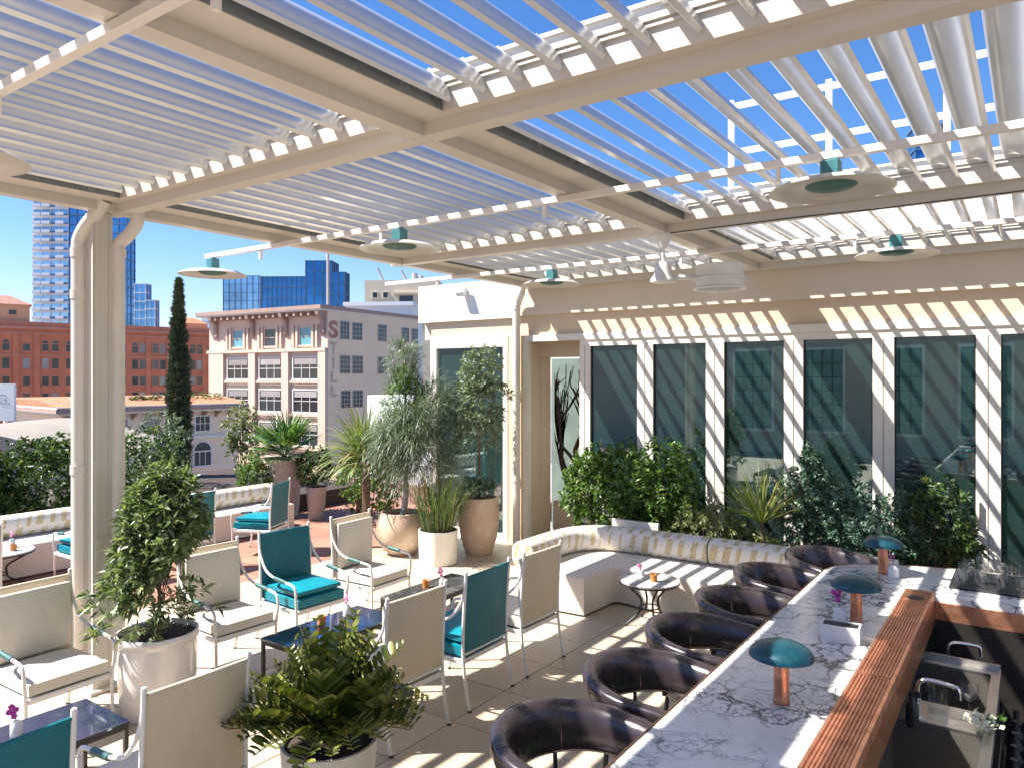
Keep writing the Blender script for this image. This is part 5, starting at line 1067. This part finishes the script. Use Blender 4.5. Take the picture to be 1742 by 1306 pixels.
for k in range(15): s_ = 2.7 + k * 1.22; MB().box(s_ - 0.16, s_ + 0.16, -1.2, -0.002, ZB + 10.05, ZB + 10.6).build('rafter_end', 'cornice_brown', b)
MB().box(0.0, 21.8, -0.45, -0.001, ZB + 5.75, ZB + 6.15).build('belt_course', 'stone_pink', b)
for a_, c_ in ((0.4, 3.3), (8.2, 9.45), (14.3, 15.5), (20.6, 21.8)): MB().box(a_, c_, -0.4, -0.001, ZB - 26, ZB + 5.74).build('pilaster', 'stone_pink', b)
for a_, c_ in ((3.7, 8.05), (9.85, 14.15), (15.95, 20.45)):
    mid = (a_ + c_) / 2
    win(b, mid - 0.95, mid + 0.95, 6.55, 8.7, 'far_window_blue' if abs(mid - 12) > 2 else 'far_window', 'stone_pink', 0.18, (0, 1))
    for s_ in (mid - 2.0, mid - 1.35, mid + 1.35, mid + 2.0): MB().box(s_ - 0.16, s_ + 0.16, -0.3, -0.001, ZB + 6.2, ZB + 8.95).build('colonnette', 'stone_pink', b)
    for z0, z1, pn in ((2.4, 5.0, 'far_window'), (-1.7, 0.95, 'far_window'), (-5.8, -3.2, 'far_window')):
        w_ = win(b, a_ + 0.15, c_ - 0.15, z0, z1, pn, 'trim_white', 0.16, (2, 1))
        MB().box(a_ + 0.35, c_ - 0.35, -0.10, -0.08, z1 + ZB - 0.85, z1 + ZB - 0.1).build('blind', 'far_window_blind', w_)
        MB().box(a_ - 0.2, c_ + 0.2, -0.38, -0.225, z0 + ZB - 0.55, z0 + ZB - 0.25).build('sill', 'stone_pink', b)
sd = thing('x', 'x', 'x'); bpy.data.objects.remove(sd)
side = bpy.data.objects.new('side_facade', None); C.objects.link(side); side.parent = b; side.location = (21.85, 0, 0); side.rotation_euler = (0, 0, R(90))
for a_, c_, z0, z1 in ((2.12, 3.72, 7.3, 9.48), (4.31, 6.1, 7.3, 9.46), (9.22, 10.9, 7.34, 9.5), (14.2, 15.7, 7.5, 9.4), (16.4, 17.7, 7.35, 9.4), (2.12, 3.84, 3.06, 5.25), (4.31, 6.2, 3.06, 5.25), (9.2, 10.9, 3.06, 5.25), (2.3, 3.9, -1.2, 0.9), (4.4, 6.2, -1.2, 0.9)):
    m_ = MB(); m_.box(a_, c_, -0.03, -0.003, z0 + ZB, z1 + ZB); m_.build('window', 'far_window', side)
    g = MB()
    for i in range(4): x = a_ + (c_ - a_) * i / 3; g.box(x - 0.035, x + 0.035, -0.08, -0.031, z0 + ZB, z1 + ZB)
    for i in range(5): zz_ = z0 + (z1 - z0) * i / 4 + ZB; g.box(a_ - 0.05, c_ + 0.05, -0.085, -0.032, zz_ - 0.03, zz_ + 0.03)
    g.build('window_frame', 'pot_grey', side)
for ch, z0, z1, sx in (('S', 7.3, 9.5, 1.66), ('T', 5.3, 6.9, 1.2), ('I', 3.55, 5.0, 0.9), ('L', 1.9, 3.3, 1.1), ('L', 0.2, 1.6, 1.1)):
    cu = bpy.data.curves.new('letter', 'FONT'); cu.body = ch; cu.size = 1; cu.align_x = 'CENTER'; cu.extrude = 0.004; cu.offset = 0.045
    o = bpy.data.objects.new('tmp', cu); C.objects.link(o); bpy.context.view_layer.update(); me = bpy.data.meshes.new_from_object(o.evaluated_get(bpy.context.evaluated_depsgraph_get())); bpy.data.objects.remove(o)
    me.materials.clear(); me.materials.append(MATS['paint_faded' if ch == 'S' else 'paint_faint']); xs = [v_.co.x for v_ in me.vertices]; ys = [v_.co.y for v_ in me.vertices]; hgt = max(ys) - min(ys); wid = max(xs) - min(xs); k = (z1 - z0) / hgt
    for v_ in me.vertices: v_.co.y = (v_.co.y - min(ys)) * k; v_.co.x *= sx / wid if ch != 'I' else k
    obj('painted_letter', me, side, (0.95, -0.012, z0 + ZB), (R(90), 0, 0))
MB().tube([(21.6, 0.3, ZB + 11.4), (21.6, 0.3, ZB + 17.6)], 0.16, 8).build('flagpole', 'stone_pink', b)
# low building with tiled eaves
b = bld('eaves_building', 'low pinkish building with wide tiled eaves below the red building', (-72.21, 29.95), 85.14)
MB().box(1.6, 18.9, 0, 16, 0, ZB - 0.9).build('wall', 'stone_rose', b)
MB().box(1.0, 19.2, -1.1, 16.3, ZB - 0.899, ZB - 0.70).build('soffit', 'trim_white', b); MB().box(0.7, 19.4, -1.45, 16.5, ZB - 0.699, ZB - 0.30).build('eave', 'cornice_brown', b)
MB().box(0.8, 19.3, -1.40, 16.4, ZB - 0.299, ZB - 0.18).build('gutter', 'trim_white', b)
MB().add([(0.8, -1.3, ZB - 0.179), (19.3, -1.3, ZB - 0.179), (19.3, 3, ZB + 0.42), (0.8, 3, ZB + 0.42), (19.3, 16, ZB + 0.42), (0.8, 16, ZB + 0.42), (0.8, 16, ZB - 0.179), (19.3, 16, ZB - 0.179)], [(0, 1, 2, 3), (3, 2, 4, 5), (1, 7, 4, 2), (0, 3, 5, 6), (0, 6, 7, 1), (6, 5, 4, 7)]).build('tiled_roof', 'roof_tile', b)
for k in range(12): s_ = 2.2 + k * 1.42; MB().prism([(-0.002, ZB - 0.9), (-0.95, ZB - 0.9), (-0.85, ZB - 1.1), (-0.2, ZB - 1.35), (-0.002, ZB - 1.6)], s_ - 0.12, s_ + 0.12, 'x').build('bracket', 'cornice_brown', b)
for s_ in (3.6, 6.6, 9.6, 12.4, 14.9): 
    win(b, s_ - 0.75, s_ + 0.75, -3.0, -1.5, 'far_window_blind' if s_ < 10 else 'far_window', 'trim_white', 0.13, (2, 1)); win(b, s_ - 0.9, s_ + 0.9, -6.6, -5.2, 'far_window', 'trim_white', 0.13, (2, 0), True)
MB().box(1.6, 18.9, -0.25, -0.001, ZB - 3.75, ZB - 3.45).build('belt_course', 'trim_white', b)
for a_, c_, hgt in ((12.6, 18.3, 0.5), (8.5, 11.5, 0.25)):
    Cn = np.stack([rng.uniform(a_, c_, 60), rng.uniform(1.5, 2.6, 60), ZB + 0.3 + rng.uniform(0, hgt, 60)], 1); foliage('roof_plants', rosettes(Cn, np.tile([0, 0, 1.0], (60, 1)), 8, 0.28, 0.09), 'leaf_strap' if hgt > 0.4 else 'leaf_reed', b)
# white wall block, roof boxes, cream hotel top
b = MB().box(-34.5, -27.5, 33.2, 36, -26, 1.35).build('white_block', 'white_render'); tag(b, 'plain white rooftop wall in front of the corner building', 'building')
b = bld('rooftop_box', 'white rooftop plant box behind the corner building roof', (-88, 80), 30); MB().box(0, 10.5, 0, 8, 0, ZB + 13.7).build('wall', 'white_render', b); MB().box(-0.3, 10.8, -0.3, 8.3, ZB + 13.701, ZB + 14.3).build('parapet', 'tower_white', b)
b = bld('cream_hotel', 'cream upper storeys of a hotel with two small square windows', (-103.2, 98.6), 33); MB().box(0, 14, 0, 14, 0, ZB + 20.9).build('wall', 'cream_far', b)
for s_ in (2.0, 4.0): win(b, s_ - 0.45, s_ + 0.45, 17.6, 18.6, frame='cream_far', inner=False)
MB().box(5.5, 13.9, -0.5, -0.001, ZB + 18.2, ZB + 18.6).build('ledge', 'cream_far', b); win(b, 6.6, 9.2, 16.9, 18.0, frame='cream_far', inner=False); win(b, 7.2, 8.2, 14.2, 15.4, frame='cream_far', inner=False)
for k, x in enumerate((3.0, 7.6, 9.0, 10.2)): MB().tube([(x, 3, ZB + 20.9), (x - (1.2 if k < 2 else 0), 3, ZB + 23.6 - 0.5 * k)], 0.22 if k < 2 else 0.55, 8).build('antenna' if k < 2 else 'vent', 'pot_grey', b)
# glass towers
def tower(name, label, A, ang, wx, wy, H_, floors, nx, ny, glass, slab_m, z0=-26, proud=0.9, fin=0.35, balc=None):
    t = thing(name, label, 'tower', (A[0], A[1], z0), ang); MB().box(0, wx, 0, wy, 0, H_).build('glass_body', glass, t); fh = H_ / floors
    vis = max(0, int((26 + 5) / fh) - 1)
    for k in range(vis, floors + 1): MB().box(-proud * 0.4, wx + proud * 0.4, -proud * 0.4, wy + proud * 0.4, k * fh - fin / 2, k * fh + fin / 2).build('floor_slab', slab_m, t)
    for i in range(nx + 1): x = wx * i / nx; MB().box(x - 0.14, x + 0.14, -0.25, -0.01, 20, H_).build('mullion', slab_m, t)
    for i in range(ny + 1): y = wy * i / ny; MB().box(wx + 0.01, wx + 0.25, y - 0.14, y + 0.14, 20, H_).build('mullion', slab_m, t)
    if balc:
        for k in range(vis, floors):
            for s_ in balc:
                m_ = MB(); m_.box(s_, s_ + 3.4, -1.9, -0.3, k * fh + 0.2, k * fh + 0.45); m_.box(s_, s_ + 3.4, -1.95, -1.85, k * fh + 0.46, k * fh + 1.5); m_.build('balcony', slab_m, t)
    return t
tower('glass_tower', 'tall pale blue apartment tower behind the pergola column', (-331, 134.5), 33, 14.4, 10, 118, 34, 4, 3, 'tower_glass_pale', 'tower_white', fin=1.0, balc=(0.6, 4.4, 10.2))
tower('glass_tower', 'deep blue side of the apartment tower right of the column', (-318.7, 142.5), 33, 24, 5.5, 116, 32, 7, 2, 'tower_glass', 'mullion_blue', fin=0.5)
tower('glass_tower', 'stepped blue tower just right of the pergola column', (-292.9, 155.6), 33, 4.4, 4, 66, 19, 2, 2, 'tower_glass', 'tower_slab')
tower('glass_tower', 'shorter stepped annex at the foot of the blue tower', (-289.1, 158.1), 33, 3.6, 3, 59.5, 17, 2, 2, 'tower_glass', 'tower_slab')
tower('glass_tower', 'pale blue glass slab tower left of the deep blue tower', (-294.7, 196.3), 33, 16, 5, 74, 20, 6, 2, 'tower_glass_pale', 'mullion_blue', fin=0.15)
tower('glass_tower', 'deep blue glass tower above the corner building roof', (-221, 162.4), 33, 15.5, 9, 64, 17, 9, 4, 'tower_glass_deep', 'mullion_blue', fin=0.22)
tower('glass_tower', 'taller deep blue tower core beside the grid of panes', (-208.0, 170.8), 33, 9.0, 9, 69.5, 18, 3, 4, 'tower_glass_deep', 'mullion_blue', fin=0.12)
tower('glass_tower', 'lower right shoulder of the deep blue tower', (-200.4, 175.8), 33, 4.6, 6, 65.5, 17, 2, 3, 'tower_glass_deep', 'mullion_blue', fin=0.12)
tower('glass_tower', 'tiny blue tower tip seen through the upper right louvers', (-27, 235), 20, 7, 8, 99, 30, 2, 2, 'tower_glass_deep', 'mullion_blue')
tower('far_tower', 'hazy pale tower on the skyline beside the cypress', (-470, 283), 33, 9, 12, 68, 18, 3, 3, 'tower_glass_pale', 'tower_white', fin=1.2)
tower('far_tower', 'hazy white tower on the skyline left of the corner building', (-459, 290), 33, 10, 12, 72, 18, 3, 3, 'tower_glass_pale', 'tower_white', fin=1.8)
# billboard and curved roof at far left
b = thing('billboard', 'white billboard with a dark letter on the left edge', 'sign', (-70.6, 23.8, -26), 35); MB().box(0, 3.8, 0, 0.3, ZB - 1.0, ZB + 2.0).build('panel', 'white_render', b)
for x in (0.6, 3.2): MB().box(x - 0.15, x + 0.15, 0.31, 0.6, 0, ZB + 1.5).build('post', 'pot_grey', b)
cu = bpy.data.curves.new('letter', 'FONT'); cu.body = 'G.'; cu.size = 1.15; cu.align_x = 'RIGHT'; cu.extrude = 0.005
o = bpy.data.objects.new('tmp', cu); C.objects.link(o); bpy.context.view_layer.update(); me = bpy.data.meshes.new_from_object(o.evaluated_get(bpy.context.evaluated_depsgraph_get())); bpy.data.objects.remove(o); me.materials.clear(); me.materials.append(MATS['pot_grey'])
obj('lettering', me, b, (3.55, -0.012, ZB + 0.35), (R(90), 0, 0))
b = thing('curved_roof_building', 'low grey building with a shallow curved roof behind the left hedge', 'building', (-53, 17.6, -26), 40)
MB().prism([(x, ZB - 2.6 + 1.9 * math.cos((x + 1.0) / 8 * math.pi / 2)) for x in np.linspace(-6, 7, 24)] + [(7, 0), (-6, 0)], 0, 14, 'y').build('vaulted_roof', 'roof_beige', b, 40)
